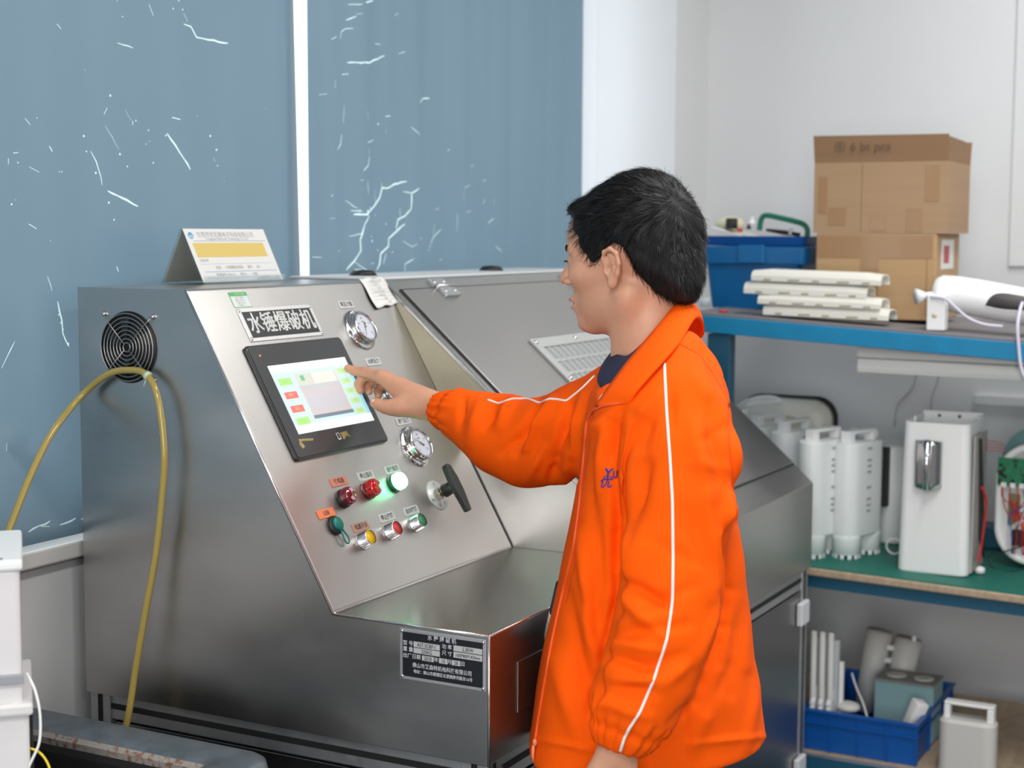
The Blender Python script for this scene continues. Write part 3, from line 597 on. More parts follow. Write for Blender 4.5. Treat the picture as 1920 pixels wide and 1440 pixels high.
# black data plate on the side
OX = -0.0016
def onS(y, z, h=0.0): return Vector((OX - h, y, z))     # side panel; reading direction is -Y
SU = Vector((0, -1, 0)); SV = Vector((0, 0, 1))
def slabS(b, y0, y1, z0, z1, h0, h1): b.box((OX - h1, min(y0, y1), min(z0, z1)), (OX - h0, max(y0, y1), max(z0, z1))); return b
dp = mesh_obj('data_plate', slabS(B(), -.6450, -.7950, .8430, .9215, 0, .0015), mat('plate_aluminium', (.62, .62, .64), .35, .7), parent=mach, bevel=.0004)
bk = mat('plate_black', (.012, .012, .018), .4)
mesh_obj('plate_field', slabS(B(), -.6500, -.7905, .8478, .9167, .0015, .0018), bk, parent=dp)
bl = B(); Yc = -.7202
def fld(y0, y1, z0, z1): slabS(bl, y0, y1, z0, z1, .0018, .0020)
def Y_(fx): return -.6450 - fx * .150
def Z_(fy): return .9215 - fy * .0785
fl = [(.165, .475, .225, .335, 'AST-SCBP-1', .0082), (.165, .475, .350, .455, '235KG', .0082), (.635, .965, .185, .295, '2.3KW', .0082), (.635, .965, .310, .425, '1600*800*1430mm', .0068),
      (.265, .405, .480, .580, '2018', .0082), (.465, .565, .480, .580, '10', .0082), (.615, .715, .480, .580, '28', .0082)]
tb = B(); tw = B()
for x0, x1, y0, y1, tx, sz in fl:
    fld(Y_(x0), Y_(x1), Z_(y0), Z_(y1)); put_text(tb, tx, onS(Y_((x0 + x1) / 2), Z_((y0 + y1) / 2 + .005), .0022), SU, SV, sz, sx=.80, bold=.00012)
for x, y, tx, sz in ((.50, .115, '水 锤 爆 破 机', .0092), (.10, .280, '型 号', .0080), (.10, .400, '重 量', .0080), (.56, .245, '功 率', .0078), (.56, .370, '尺 寸', .0078), (.145, .530, '出厂日期', .0080), (.435, .530, '年', .0078), (.59, .530, '月', .0078), (.745, .530, '日', .0078),
                     (.50, .700, '佛山市艾森特机电科技有限公司', .0083), (.51, .820, '地址：佛山市顺德区北滘镇南河路东16号', .0064)):
    put_text(tw, tx, onS(Y_(x), Z_(y), .0022), SU, SV, sz, bold=.00008, sx=.9 if len(tx) > 8 else 1.0)
mesh_obj('plate_fields', bl, labm, parent=dp); mesh_obj('plate_text', tb, ink, parent=dp); mesh_obj('plate_lettering', tw, mat('plate_silver_text', (.62, .64, .66), .5), parent=dp)
q = B(); q.smooth = True
for y_, z_ in ((-.6488, .9175), (-.7912, .9175), (-.6488, .8470), (-.7912, .8470)): q.lathe(onS(y_, z_, .0015), (-1, 0, 0), [(0, .002), (.002, .0018), (.0032, 0)], 14)
mesh_obj('rivets', q, chrome, parent=dp)
# fan opening with its wire guard
FC = (-.1128, 1.3320); FR = .0595
q = B(); q.smooth = True; q.ring((OX - .0004, *FC), (OX + .001, *FC), FR, FR, 48); fan = mesh_obj('fan_opening', q, mat('fan_black', (.006, .006, .007), .5), parent=mach)
q = B(); q.smooth = True; q.lathe((OX - .0005, *FC), (-1, 0, 0), [(FR - .001, 0), (FR, .001), (FR + .0008, 0)], 48); mesh_obj('fan_rim', q, rubber, parent=fan)
q = B(); q.smooth = True
for i in range(8):
    r_ = .0075 + i * .0070; q.tube([(OX - .006, FC[0] + math.cos(t * PI / 24) * r_, FC[1] + math.sin(t * PI / 24) * r_) for t in range(48)], .00105, 6, closed=True)
for a in (45, 135, 225, 315):
    a = math.radians(a + 1); dy, dz = math.cos(a), math.sin(a)
    q.tube([(OX - .0065, FC[0] + dy * .006, FC[1] + dz * .006), (OX - .0065, FC[0] + dy * .060, FC[1] + dz * .060), (OX - .003, FC[0] + dy * .0735, FC[1] + dz * .0735)], .0009, 6)
mesh_obj('fan_guard', q, mat('guard_wire', (.50, .46, .42), .35, 1.0), parent=fan)
for a in (45, 135, 225, 315):
    a = math.radians(a + 1); q = B(); q.smooth = True; q.lathe((OX, FC[0] + math.cos(a) * .075, FC[1] + math.sin(a) * .075), (-1, 0, 0), [(0, .006), (.003, .0055), (.0045, .003), (.0045, 0)], 14); mesh_obj('screw', q, chrome, parent=fan)
q = B()
for i in range(7):
    a = 2 * PI * i / 7; p = [(OX - .0008, FC[0] + math.cos(a + t) * r_, FC[1] + math.sin(a + t) * r_) for t, r_ in ((0, .018), (.35, .052), (.75, .053), (.5, .018))]; q.prism(p, (-.0015, 0, 0))
mesh_obj('fan_blades', q, mat('blade', (.02, .02, .022), .35), parent=fan)
# front access panel on the ledge front, and lower door
q = B().box((.088, -.8018, .7865), (.50, -.8005, .8665)); mesh_obj('access_panel', q, steel, parent=mach, bevel=.001)
# ---- aluminium frame under the bodies
slotm = mat('slot_black', (.008, .008, .008), .6)
def rail(lo, hi, axis, slots, name='frame_rail'):
    r = mesh_obj(name, B().box(lo, hi), alu, parent=mach, bevel=.001)
    for (a, c) in slots: mesh_obj('slot', B().box(a, c), slotm, parent=r)
F0, F1 = ZB - .045, ZB
# side rail (along Y at X=0.006) and long rails
rail((.012, -.785, F0), (.057, -.010, F1), 'y', [((.0105, -.745, ZB - .027), (.0125, -.030, ZB - .017))])
rail((.03, -.790, F0), (1.59, -.745, F1), 'x', [((.06, -.7915, ZB - .027), (1.55, -.7895, ZB - .017))])
for (x0, y0) in ((.008, -.045), (.008, -.792), (1.553, -.792), (1.553, -.045)):
    sl = [((x0 - .001, y0 + .017, .10), (x0 + .001, y0 + .027, ZB)), ((x0 + .017, y0 - .001, .10), (x0 + .027, y0 + .001, ZB))]
    rail((x0, y0, .09), (x0 + .045, y0 + .045, ZB), 'z', sl, 'frame_post')
rail((.012, -.785, .09), (.057, -.010, .135), 'y', []); rail((.03, -.790, .09), (1.59, -.745, .135), 'x', [])
dkm = mat('dark_steel_door', (.30, .30, .31), .3, 1.0)
side = mesh_obj('side_door', B().box((.014, -.740, .145), (.022, -.052, ZB - .050)), dkm, parent=mach, bevel=.001)
for x0, x1 in ((.062, .81), (.82, 1.545)):
    mesh_obj('front_door', B().box((x0, -.791, .145), (x1, -.783, ZB - .050)), dkm, parent=mach, bevel=.0012)
pc = mat('clear_hinge', (.7, .72, .74), .2)
for zz in (.60, .22): mesh_obj('door_hinge', B().box((1.515, -.806, zz), (1.575, -.792, zz + .055)), pc, parent=mach, bevel=.003)
for (x, y) in ((.06, -.08), (.06, -.74), (1.54, -.08), (1.54, -.74)):
    q = B(); q.smooth = True; q.ring((x - .015, y, .038), (x + .015, y, .038), .038, .038, 24); q.smooth = False; q.box((x - .022, y - .025, .06), (x + .022, y + .025, .09)); mesh_obj('caster', q, rubber, parent=mach)

# ================================================================== THINGS ON THE MACHINE
# tent card holder
acr = bpy.data.materials.new('acrylic'); acr.use_nodes = True; nt = acr.node_tree; nt.nodes.clear(); oo = nt.nodes.new('ShaderNodeOutputMaterial'); mx = nt.nodes.new('ShaderNodeMixShader'); tr = nt.nodes.new('ShaderNodeBsdfTransparent'); gl = nt.nodes.new('ShaderNodeBsdfGlossy'); gl.inputs['Roughness'].default_value = 0.05
tr.inputs[0].default_value = (.93, .96, .97, 1); mx.inputs[0].default_value = .12; nt.links.new(tr.outputs[0], mx.inputs[1]); nt.links.new(gl.outputs[0], mx.inputs[2]); nt.links.new(mx.outputs[0], oo.inputs[0])
card = thing('card_stand', 'clear acrylic tent stand with a white and yellow printed card on the machine top', 'sign', (.3, -.056, ZT))
TX0, TX1, TYF, TYB, TYR, TZR = .200, .436, -.104, -.010, -.056, ZT + .0985
def sheet(nm, m, x0, x1, y0, z0, y1, z1, off, th=.0016, z0f=0.0, z1f=1.0, par=None):   # sheet leaning from (y0,z0) to (y1,z1), pushed outwards by off
    a, c = Vector((0, y0, z0)), Vector((0, y1, z1)); d = (c - a).normalized(); nn = Vector((0, -d.z, d.y))
    if nn.z < 0: nn = -nn
    p, r = a.lerp(c, z0f) + nn * off, a.lerp(c, z1f) + nn * off
    return mesh_obj(nm, B().prism([p + Vector((x0, 0, 0)), p + Vector((x1, 0, 0)), r + Vector((x1, 0, 0)), r + Vector((x0, 0, 0))], nn * th), m, parent=par or card), nn
sheet('front_leaf', acr, TX0, TX1, TYF, ZT, TYR, TZR, 0); sheet('rear_leaf', acr, TX0, TX1, TYB, ZT, TYR, TZR, 0)
tpaper = blind_mat('translucent_paper', (.72, .70, .62), (.72, .70, .62), .45)
sheet('rear_card', tpaper, TX0 + .004, TX1 - .004, TYB, ZT, TYR, TZR, -.0012, .0008, .04, .98)
mesh_obj('foot_lip', B().box((TX0, TYF - .007, ZT), (TX1, TYF - .005, ZT + .016)).box((TX0, TYF - .006, ZT), (TX1, TYF, ZT + .002)), acr, parent=card)
cf, nn = sheet('card', paperm, TX0 + .003, TX1 + .002, TYF, ZT, TYR, TZR, .0018, .0008, .03, 1.0)
cup = (Vector((0, TYR, TZR)) - Vector((0, TYF, ZT))); CL = cup.length; cup.normalize()
def onC(fx, fy, h=.0028): return Vector((TX0 + fx * (TX1 - TX0), TYF, ZT)) + cup * (fy * CL) + nn * h
def slabC(b, x0, x1, y0, y1, h=.0027, th=.0002): b.prism([onC(x0, y0, h), onC(x1, y0, h), onC(x1, y1, h), onC(x0, y1, h)], nn * th); return b
mesh_obj('yellow_band', slabC(B(), .06, .93, .48, .74), mat('card_yellow', (.74, .55, .16), .6), parent=cf)
q = B()
for y_ in (.77, .21, .10): slabC(q, .08, .97, y_, y_ + .012)
slabC(q, .06, .95, .355, .36)
mesh_obj('card_lines', q, mat('card_blue', (.35, .5, .65), .6), parent=cf)
CX = Vector((1, 0, 0)); q = B()
put_text(q, '东莞市优尼雅电子科技有限公司', onC(.50, .885), CX, cup, .0118); put_text(q, 'Dongguan Electronic Technology Co., Ltd', onC(.50, .815), CX, cup, .0072)
put_text(q, '设备名称', onC(.12, .42), CX, cup, .006, ); put_text(q, '名称      水锤爆破试验机      编号      001', onC(.5, .285), CX, cup, .0075); put_text(q, '管理编号 2018-10        责任人        日期', onC(.45, .155), CX, cup, .007)
mesh_obj('card_text', q, inkg, parent=cf)
q = B(); put_text(q, '水锤测试机', onC(.50, .605), CX, cup, .013); mesh_obj('card_title', q, mat('card_orange', (.75, .33, .10), .6), parent=cf)
q = B()
q.prism([onC(.075 + math.cos(t * PI / 10) * .03, .875 + math.sin(t * PI / 10) * .062, .0027) for t in range(20)], nn * .0002); mesh_obj('logo_disc', q, mat('logo_blue', (.10, .35, .60), .6), parent=cf)
q = B()
for k in (-1, 0, 1): slabC(q, .075 + k * .015 - .003, .075 + k * .015 + .003, .83, .885, .0029)
mesh_obj('logo_strokes', q, paperm, parent=cf)
# taped paper note at the top corner of the console
q = B(); P_ = [(.5087, -.004), (.5905, -.008)]; Rr = []
NU, NV = 10, 12
for j in range(NV + 1):
    v = j / NV; row = []
    for i in range(NU + 1):
        u = i / NU; x = .5085 + .005 * v + u * (.083 + .005 * v) + .002 * math.sin(v * 7); y = -.006 + v * .066 * (1 - .10 * u) + .0015 * math.sin(u * 13)
        row.append(onA(x, y, .0025 + .002 * math.sin(u * 5 + v * 3) ** 2 + .004 * v * v))
    Rr.append(row)
n0 = len(q.v); q.smooth = True; q.add([p for r in Rr for p in r], [(j * (NU + 1) + i, j * (NU + 1) + i + 1, (j + 1) * (NU + 1) + i + 1, (j + 1) * (NU + 1) + i) for j in range(NV) for i in range(NU)])
note = mesh_obj('paper_note', q, paperm, loc=onA(.55, .03, .002), label='small white paper note taped over the console top edge', cat='note')
sol = note.modifiers.new('t', 'SOLIDIFY'); sol.thickness = .0004
q = B()
for i, (tx, u_, sz) in enumerate((('设备点检记录表', .5, .0055), ('开机检查', .45, .005), ('正常', .5, .0065), ('压力表 水箱 管路', .42, .005), ('电源 按钮', .45, .005), ('签名', .55, .006), ('日期', .62, .005))):
    v = (i + .7) / 7.5; put_text(q, tx, onA(.512 + .004 * v + u_ * .084, -.004 + v * .060, .0078), AU, AV, sz)
for i in range(6): v = (i + 1.1) / 7.5; slabA(q, .520, .590, -.004 + v * .058, -.004 + v * .058 + .0003, .0076, .0078)
mesh_obj('note_text', q, inkg, parent=note)
# yellow hose hung on the fan guard with its cable tie
hosem = mat('amber_hose', (.62, .46, .11), .18, trans=.35, coat=.5)
HP = [(0, 1032, -.10), (20, 985, -.09), (60, 885, -.07), (100, 808, -.05), (150, 745, -.032), (200, 703, -.02), (240, 694, -.018), (275, 703, -.02), (297, 750, -.026), (308, 850, -.03), (303, 940, -.03), (292, 1040, -.03), (274, 1140, -.035), (255, 1250, -.045), (238, 1355, -.06)]
HPw = [onX(x, y, X) if k > 4 else onY(x, y, (-.045, -.04, -.034, -.03, -.026)[k]) for k, (x, y, X) in enumerate(HP)]; HPw.insert(0, onY(-45, 1120, -.05)); HPw.append(Vector((-.085, HPw[-1].y + .02, .60))); HPw.append(Vector((-.10, HPw[-1].y + .02, .42)))
q = B(); q.smooth = True; q.tube(spline(HPw, 8), .0058, 14); hose = mesh_obj('hose', q, hosem, loc=HPw[7], label='translucent yellow hose looped over the round fan guard', cat='hose')
tp = onX(277, 704, -.02); q = B(); q.smooth = True
d_ = (HPw[9] - HPw[7]).normalized(); q.ring(tp - d_ * .004 + Vector((0, .0, -.001)), tp + d_ * .004, .0078, .0078, 20); q.tube([tp + Vector((-.004, 0, -.006)), tp + Vector((-.006, .004, -.018))], .0012, 6)
mesh_obj('cable_tie', q, mat('pale_nylon', (.55, .66, .50), .4), parent=hose)
# grey rusty bench in front of the machine, bottom left
slate = mat('slate_painted_steel', (.13, .155, .175), .38, .3, scale=(30, 30, 30), var=.25, rvar=.08)
rust = mat('rusty_edge', (.33, .30, .27), .8, scale=(90, 90, 90), var=.3, col2=(.22, .10, .05), p0=.35, p1=.5)
bench = thing('steel_tank', 'low slate grey steel tank with a rusty rounded rim at bottom left', 'tank', (-.5, -.2, 0))
RX0, RX1, RY0, RY1, RZ = -1.15, -.135, -.515, .02, .742
def rim(off, z, k=10):
    out = []; w_, h_ = RX1 - RX0 - 2 * off, RY1 - RY0 - 2 * off
    for x, y in rrect(w_, h_, max(.045 - off * .5, .01), k): out.append(Vector(((RX0 + RX1) / 2 + x, (RY0 + RY1) / 2 + y, z)))
    return out
q = B(); q.smooth = True
q.loft([rim(.0, RZ - .05), rim(.0, RZ - .018), rim(.003, RZ - .006), rim(.010, RZ - .001), rim(.02, RZ), rim(.070, RZ - .004), rim(.078, RZ - .008)], (False, False)); mesh_obj('rim', q, slate, parent=bench)
q = B(); q.loft([rim(.0775, RZ - .0075), rim(.084, RZ - .014), rim(.084, RZ - .024)], (False, False)); mesh_obj('rusty_lip', q, rust, parent=bench)
q = B(); q.loft([rim(.084, RZ - .024), rim(.086, RZ - .035), rim(.088, .45)], (False, True)); mesh_obj('inner_tank', q, mat('tank_inside', (.02, .02, .022), .6), parent=bench)
q = B(); q.loft([rim(.03, .04), rim(.03, RZ - .012)], (True, False)); mesh_obj('tank_wall', q, slate, parent=bench)
q = B()
for x in (RX0 + .08, RX1 - .08):
    for y in (RY0 + .08, RY1 - .08): q.box((x - .025, y - .025, 0), (x + .025, y + .025, .041))
mesh_obj('feet', q, rubber, parent=bench)
# white appliance housing standing on the tank at the left border
d0 = 1.95
c0 = at(42, 1040, d0)
app = thing('white_appliance', 'white plastic appliance housing cut off by the left edge of the picture', 'appliance', (c0.x - .1, c0.y, RZ))
whg = mat('gloss_white', (.74, .72, .72), .25)
rr_ = ray(48, 1200); fd_ = Vector((rr_[0], rr_[1], 0)).normalized(); fr_ = Vector((fd_.y, -fd_.x, 0)); base = Vector((c0.x, c0.y, 0))
def obox(b, u0, u1, w0, w1, z0, z1): # box in the turned frame of the housing
    b.prism([base + fr_ * u0 + fd_ * w0 + Vector((0, 0, z0)), base + fr_ * u1 + fd_ * w0 + Vector((0, 0, z0)), base + fr_ * u1 + fd_ * w1 + Vector((0, 0, z0)), base + fr_ * u0 + fd_ * w1 + Vector((0, 0, z0))], (0, 0, z1 - z0)); return b
zt = at(42, 1048, d0).z; zj = at(50, 1330, d0).z; zj2 = at(50, 1342, d0).z
mesh_obj('tank_cover_board', B().box((RX0 + .07, RY0 + .07, RZ - .010), (c0.x + .16, RY1 - .07, RZ - .0005)), mat('dark_board', (.03, .03, .033), .6), parent=bench, bevel=.002)
mesh_obj('upper_housing', obox(B(), -.26, -.004, 0, .20, zj, zt - .012), whg, parent=app, bevel=.006, seg=3)
mesh_obj('top_lid', obox(B(), -.27, .0, -.006, .206, zt - .014, zt), white, parent=app, bevel=.004)
mesh_obj('middle_flange', obox(B(), -.28, .008, -.01, .21, zj2 - .004, zj + .004), whg, parent=app, bevel=.004)
mesh_obj('lower_housing', obox(B(), -.265, .003, 0, .20, RZ, zj2), whg, parent=app, bevel=.006, seg=3)
mesh_obj('latch', obox(B(), -.035, -.002, -.008, 0, at(0, 1285, d0).z, at(0, 1268, d0).z), inkg, parent=app, bevel=.001)
mesh_obj('lid_slots', obox(obox(B(), -.035, -.024, -.0008, .012, zt - .006, zt + .0006), -.058, -.046, -.0008, .012, zt - .006, zt + .0006), inkg, parent=app)
q = B(); q.smooth = True; q.tube(spline([at(50, 1262, d0 + .03), at(66, 1295, d0 + .03), at(75, 1340, d0 + .03), at(74, 1390, d0 + .03), at(60, 1425, d0 + .03), at(48, 1450, d0 + .03)], 8), .0018, 8); mesh_obj('white_cable', q, white, parent=app)
q = B(); q.smooth = True; q.tube(spline([at(50, 1402, d0 + .04), at(70, 1408, d0 + .04), at(86, 1425, d0 + .04), at(95, 1450, d0 + .04), at(92, 1480, d0 + .05)], 8), .0016, 8); mesh_obj('yellow_cable', q, mat('yellow_cable', (.8, .6, .02), .4), parent=app)
q = obox(B(), .004, .0075, .02, .19, RZ, at(50, 1360, d0).z); mesh_obj('black_side_strip', q, rubber, parent=app)
# ================================================================== THE WORKER
ER = np.array([CM[0][0], CM[0][1], 0.0]); ER /= np.linalg.norm(ER); ED = np.array([-ER[1], ER[0], 0.0])
def W(x, y, d): return np.array(at(x, y, d))
DB = 2.35; SC = DB / FL
skin = mat('skin', (.64, .325, .205), .46, sss=.12, scale=(26, 26, 26), var=.09, bump=.06, bscale=(500, 500, 500), bd=.0006)
hairm = mat('black_hair', (.006, .0055, .006), .55, spec=.25)
jackm = mat('orange_cotton', (1.0, .105, .0), .85, scale=(7, 7, 7), var=.04, spec=.15, bump=.25, bscale=(900, 900, 900), bd=.0004)
navy = mat('navy_cotton', (.010, .014, .045), .85, bump=.2, bscale=(800, 800, 800), bd=.0004)
pantm = mat('black_trousers', (.012, .012, .014), .8)
shoem = mat('black_shoe', (.02, .02, .02), .4)
whitec = mat('white_piping', (.85, .80, .76), .6)
# ---------- head
TH = math.radians(25); PH = math.radians(5)
hf0 = -ER * math.cos(TH) + ED * math.sin(TH); hs = -ER * math.sin(TH) - ED * math.cos(TH)
hf = hf0 * math.cos(PH) - np.array([0, 0, 1.]) * math.sin(PH); hu = np.array([0, 0, 1.]) * math.cos(PH) + hf0 * math.sin(PH)
HO = W(1184, 505, 2.36); HR = np.stack([hf, hs, hu])
def H2W(p): return HO + np.array(p) @ HR
def headfn(X, Y, Z, hair=0.0):
    P = (X, Y, Z); A = np.abs(Y); PA_ = (X, A, Z)
    d = elld(P, (-.014, 0, .044), (.090, .073, .089))
    d = smin(d, elld(P, (.041, 0, .052), (.056, .063, .052)), .02)
    d = smin(d, elld(P, (.037, 0, -.012), (.055, .058, .080)), .025)
    d = smin(d, capd(PA_, (-.004, .050, -.045), (.062, .012, -.080), .016, .014), .022)
    d = smin(d, elld(P, (.030, 0, -.045), (.050, .046, .036)), .02)
    d = smin(d, elld(PA_, (.060, .041, -.002), (.025, .022, .021)), .018)
    d = smin(d, elld(P, (.078, 0, -.077), (.015, .018, .014)), .014)
    d = smin(d, capd(PA_, (.088, .012, .036), (.075, .047, .037), .007, .0075), .012)
    d = smin(d, elld(P, (.080, 0, -.046), (.017, .024, .022)), .014)
    d = smax(d, -elld(PA_, (.101, .031, .019), (.015, .015, .010)), .010)
    d = smin(d, capd(P, (.093, 0, .024), (.111, 0, -.006), .0058, .0088), .009)
    d = smin(d, elld(PA_, (.101, .0105, -.011), (.0085, .0062, .0062)), .005)
    d = smin(d, elld(PA_, (.0945, .006, -.0385), (.0075, .015, .0048)), .004)
    d = smin(d, elld(P, (.0925, 0, -.0515), (.0085, .018, .0056)), .004)
    d = smax(d, -capd(PA_, (.104, 0, -.0450), (.088, .022, -.0455), .0013, .0010), .002)
    d = smax(d, -elld(PA_, (.100, .0065, -.0165), (.004, .0028, .003)), .002)
    # eyelids closing round the eyeball
    e = elld(PA_, (.0795, .031, .0185), (.0128, .0135, .0128)); e = smax(e, -elld(PA_, (.096, .0315, .0165), (.014, .0125, .0034)), .002)
    d = smin(d, e, .004)
    # neck
    N0 = (-.022, 0, -.02); N1 = tuple(HR @ (W(1222, 712, 2.365) - HO)); d = smin(d, capd(P, N0, N1, .050, .058), .025)
    d = smin(d, capd(PA_, (-.012, .052, -.035), (N1[0] + .05, N1[1] + .010, N1[2]), .014, .012), .02)
    # ear
    PE = ((X - .006) / .94, A, Z / .94)
    e = elld(PE, (-.006, .0765, .005), (.0145, .0045, .025))
    e = smin(e, chain(PE, [(.006, .077, .004), (.009, .079, .018), (.004, .083, .030), (-.008, .0865, .034), (-.0185, .0885, .026), (-.021, .0875, .010), (-.016, .084, -.006), (-.008, .079, -.019)], [.0028, .0032, .0034, .0036, .0036, .0034, .0034, .004], .003), .003)
    e = smin(e, elld(PE, (-.003, .0775, -.0215), (.0080, .0042, .0080)), .005)
    e = smin(e, chain(PE, [(-.002, .080, .024), (-.010, .082, .012), (-.011, .081, 0.0), (-.004, .079, -.011)], [.0026, .003, .003, .003], .003), .003)
    e = smin(e, elld(PE, (.007, .0775, -.002), (.0035, .0035, .0052)), .003)
    e = smax(e, -elld(PE, (.0, .083, .0015), (.0052, .0068, .0075)), .003)
    e = smax(e, -elld(PE, (-.001, .0845, .020), (.0065, .004, .006)), .003)
    return smin(d, e, .006)
Ph, Fh = sn_mesh(headfn, (-.125, -.105, -.235), (.128, .105, .145), .0026)
Ph = HO + Ph @ HR
# ---------- hands
def handmesh(G, h=.0019, pad=.03):
    allp = np.array([p for c in G for p in c[0]]); lo, hi = allp.min(0) - pad, allp.max(0) + pad
    def fn(X, Y, Z):
        d = None
        for pts, rs, k in G:
            e = chain((X, Y, Z), pts, rs, .004); d = e if d is None else smin(d, e, k)
        return d
    return sn_mesh(fn, lo, hi, h)
tipo = np.array(onp(647, 694, tuple(an), an @ onA(0, 0, .0098))) + np.array(an) * .0072
wr = W(820, 764, 2.655)
G = [([wr, W(775, 752, 2.685)], [.0215, .0225], .01),
     ([wr + np.array([0, 0, .002]), W(748, 727, 2.700), W(714, 706, 2.712)], [.019, .0175, .0118], .012),
     ([wr, W(752, 729, 2.715), W(720, 705, 2.732)], [.019, .0170, .0118], .012),
     ([wr, W(758, 733, 2.728), W(728, 709, 2.750)], [.018, .0160, .0112], .012),
     ([wr, W(766, 740, 2.735), W(738, 716, 2.765)], [.017, .0150, .0100], .012),
     ([W(800, 766, 2.665), W(755, 763, 2.675), W(735, 764, 2.682)], [.018, .0165, .0130], .014),
     ([W(714, 706, 2.712), W(687, 698, 2.735), W(664, 695.5, 2.752), tipo], [.0112, .0092, .0080, .0070], .004),
     ([W(720, 706, 2.732), W(683, 704, 2.752), W(673, 720, 2.752), W(676, 732, 2.745)], [.0112, .0095, .0083, .0072], .0035),
     ([W(728, 710, 2.750), W(699, 713, 2.768), W(690, 724, 2.766), W(692, 734, 2.756)], [.0108, .0090, .0080, .0070], .0035),
     ([W(738, 717, 2.765), W(715, 722, 2.780), W(708, 733, 2.776), W(710, 742, 2.766)], [.0095, .0082, .0072, .0064], .0035),
     ([W(745, 765, 2.678), W(722, 763, 2.688), W(712, 759, 2.692), W(703, 755.5, 2.696)], [.0135, .0112, .0102, .0088], .008)]
P1, F1_ = handmesh(G)
# left hand hanging below the cuff
lw = W(1158, 1405, 2.13)
def L_(dx, dz, dy=0.0): return lw - ER * -dx + np.array([0, 0, dz]) + ED * dy
G2 = [([L_(.006, .06, 0), L_(0, 0)], [.027, .025], .01)]
fx = [(-.034, -.100), (-.012, -.106), (.010, -.103), (.030, -.094)]
for i, (a, z) in enumerate(fx):
    G2.append(([L_(-.006 + i * .004, 0), L_(a * .8 - .008, -.05), L_(a - .008, z)], [.019, .0145, .0112], .010))
    ln = (.040, .045, .042, .033)[i]; b0 = L_(a - .008, z); dr = -ER * .22 + np.array([0, 0, -1.0]) + ED * .12; dr /= np.linalg.norm(dr)
    p1 = b0 + dr * ln; dr2 = dr + ED * .45 - ER * .05; dr2 /= np.linalg.norm(dr2); p2 = p1 + dr2 * ln * .62; dr3 = dr2 + ED * .4; dr3 /= np.linalg.norm(dr3); p3 = p2 + dr3 * ln * .48
    G2.append(([b0, p1, p2, p3], [.0105, .0092, .0082, .0072], .004))
G2.append(([L_(-.012, -.012), L_(-.040, -.050, -.005), L_(-.052, -.085, -.006), L_(-.054, -.108, .0)], [.017, .0135, .0108, .0090], .008))
P2, F2_ = handmesh(G2)
# ---------- rest of the body (under the clothes), coarse
def zpy(y, d=DB): return float(W(1230, y, d)[2])
lh, rh = W(1225, 1370, 2.325), W(1210, 1370, 2.42)
fd = np.array([-.16, .98, 0.]); fdn = fd / np.linalg.norm(fd); sdn = np.array([fdn[1], -fdn[0], 0.])
def foot(h, s): q = h.copy(); q[2] = 0; return q + s
la, ra = foot(lh, -ED * .02 - fdn * .01), foot(rh, ED * .02 - fdn * .04)
la[2] = ra[2] = .09; lk = (lh + la) / 2 + fdn * .015; rk = (rh + ra) / 2 + fdn * .02
Ls, Le = W(1280, 735, 2.235), W(1272, 1085, 2.17)
Rs, Re = W(1165, 735, 2.45), W(985, 835, 2.56)
def bodyfn(X, Y, Z):
    P = (X, Y, Z)
    d = chain(P, [W(1240, 800, 2.36), W(1225, 1050, 2.36), W(1215, 1340, 2.35)], [.11, .10, .10], .03)
    d = smin(d, chain(P, [W(1275, 752, 2.245), W(1240, 775, 2.36), Rs], [.04, .085, .045], .03), .03)
    d = smin(d, capd(P, W(1222, 700, 2.365), W(1235, 780, 2.36), .055, .08), .03)
    d = smin(d, chain(P, [W(1282, 770, 2.225), Le, lw + np.array([0, 0, .03])], [.042, .040, .026], .02), .03)
    d = smin(d, chain(P, [Rs, Re, wr], [.048, .040, .0225], .02), .03)
    for h, k, a in ((lh, lk, la), (rh, rk, ra)): d = smin(d, chain(P, [h, k, a], [.062, .052, .036], .02), .03)
    return d
P3, F3_ = sn_mesh(bodyfn, np.minimum(wr, rh) - .2 - np.array([0, 0, wr[2] * 0 + .0]) if False else (min(wr[0], lw[0], ra[0]) - .12, min(lw[1], la[1]) - .22, .0), (max(rh[0], Ls[0], 0.6) + .2, max(wr[1], ra[1]) + .12, 1.42), .011)
pb = B(); npB(pb, Ph, Fh); npB(pb, P1, F1_); npB(pb, P2, F2_); npB(pb, P3, F3_)
wroot = Vector((float(lh[0] + rh[0]) / 2, float(lh[1] + rh[1]) / 2, 0))
person = mesh_obj('person', pb, skin, loc=wroot, fix=False, label='dark-haired man in a bright orange zip jacket touching the machine screen', cat='person')
bvhH = BVHTree.FromPolygons([Vector(p) for p in Ph], Fh.tolist())
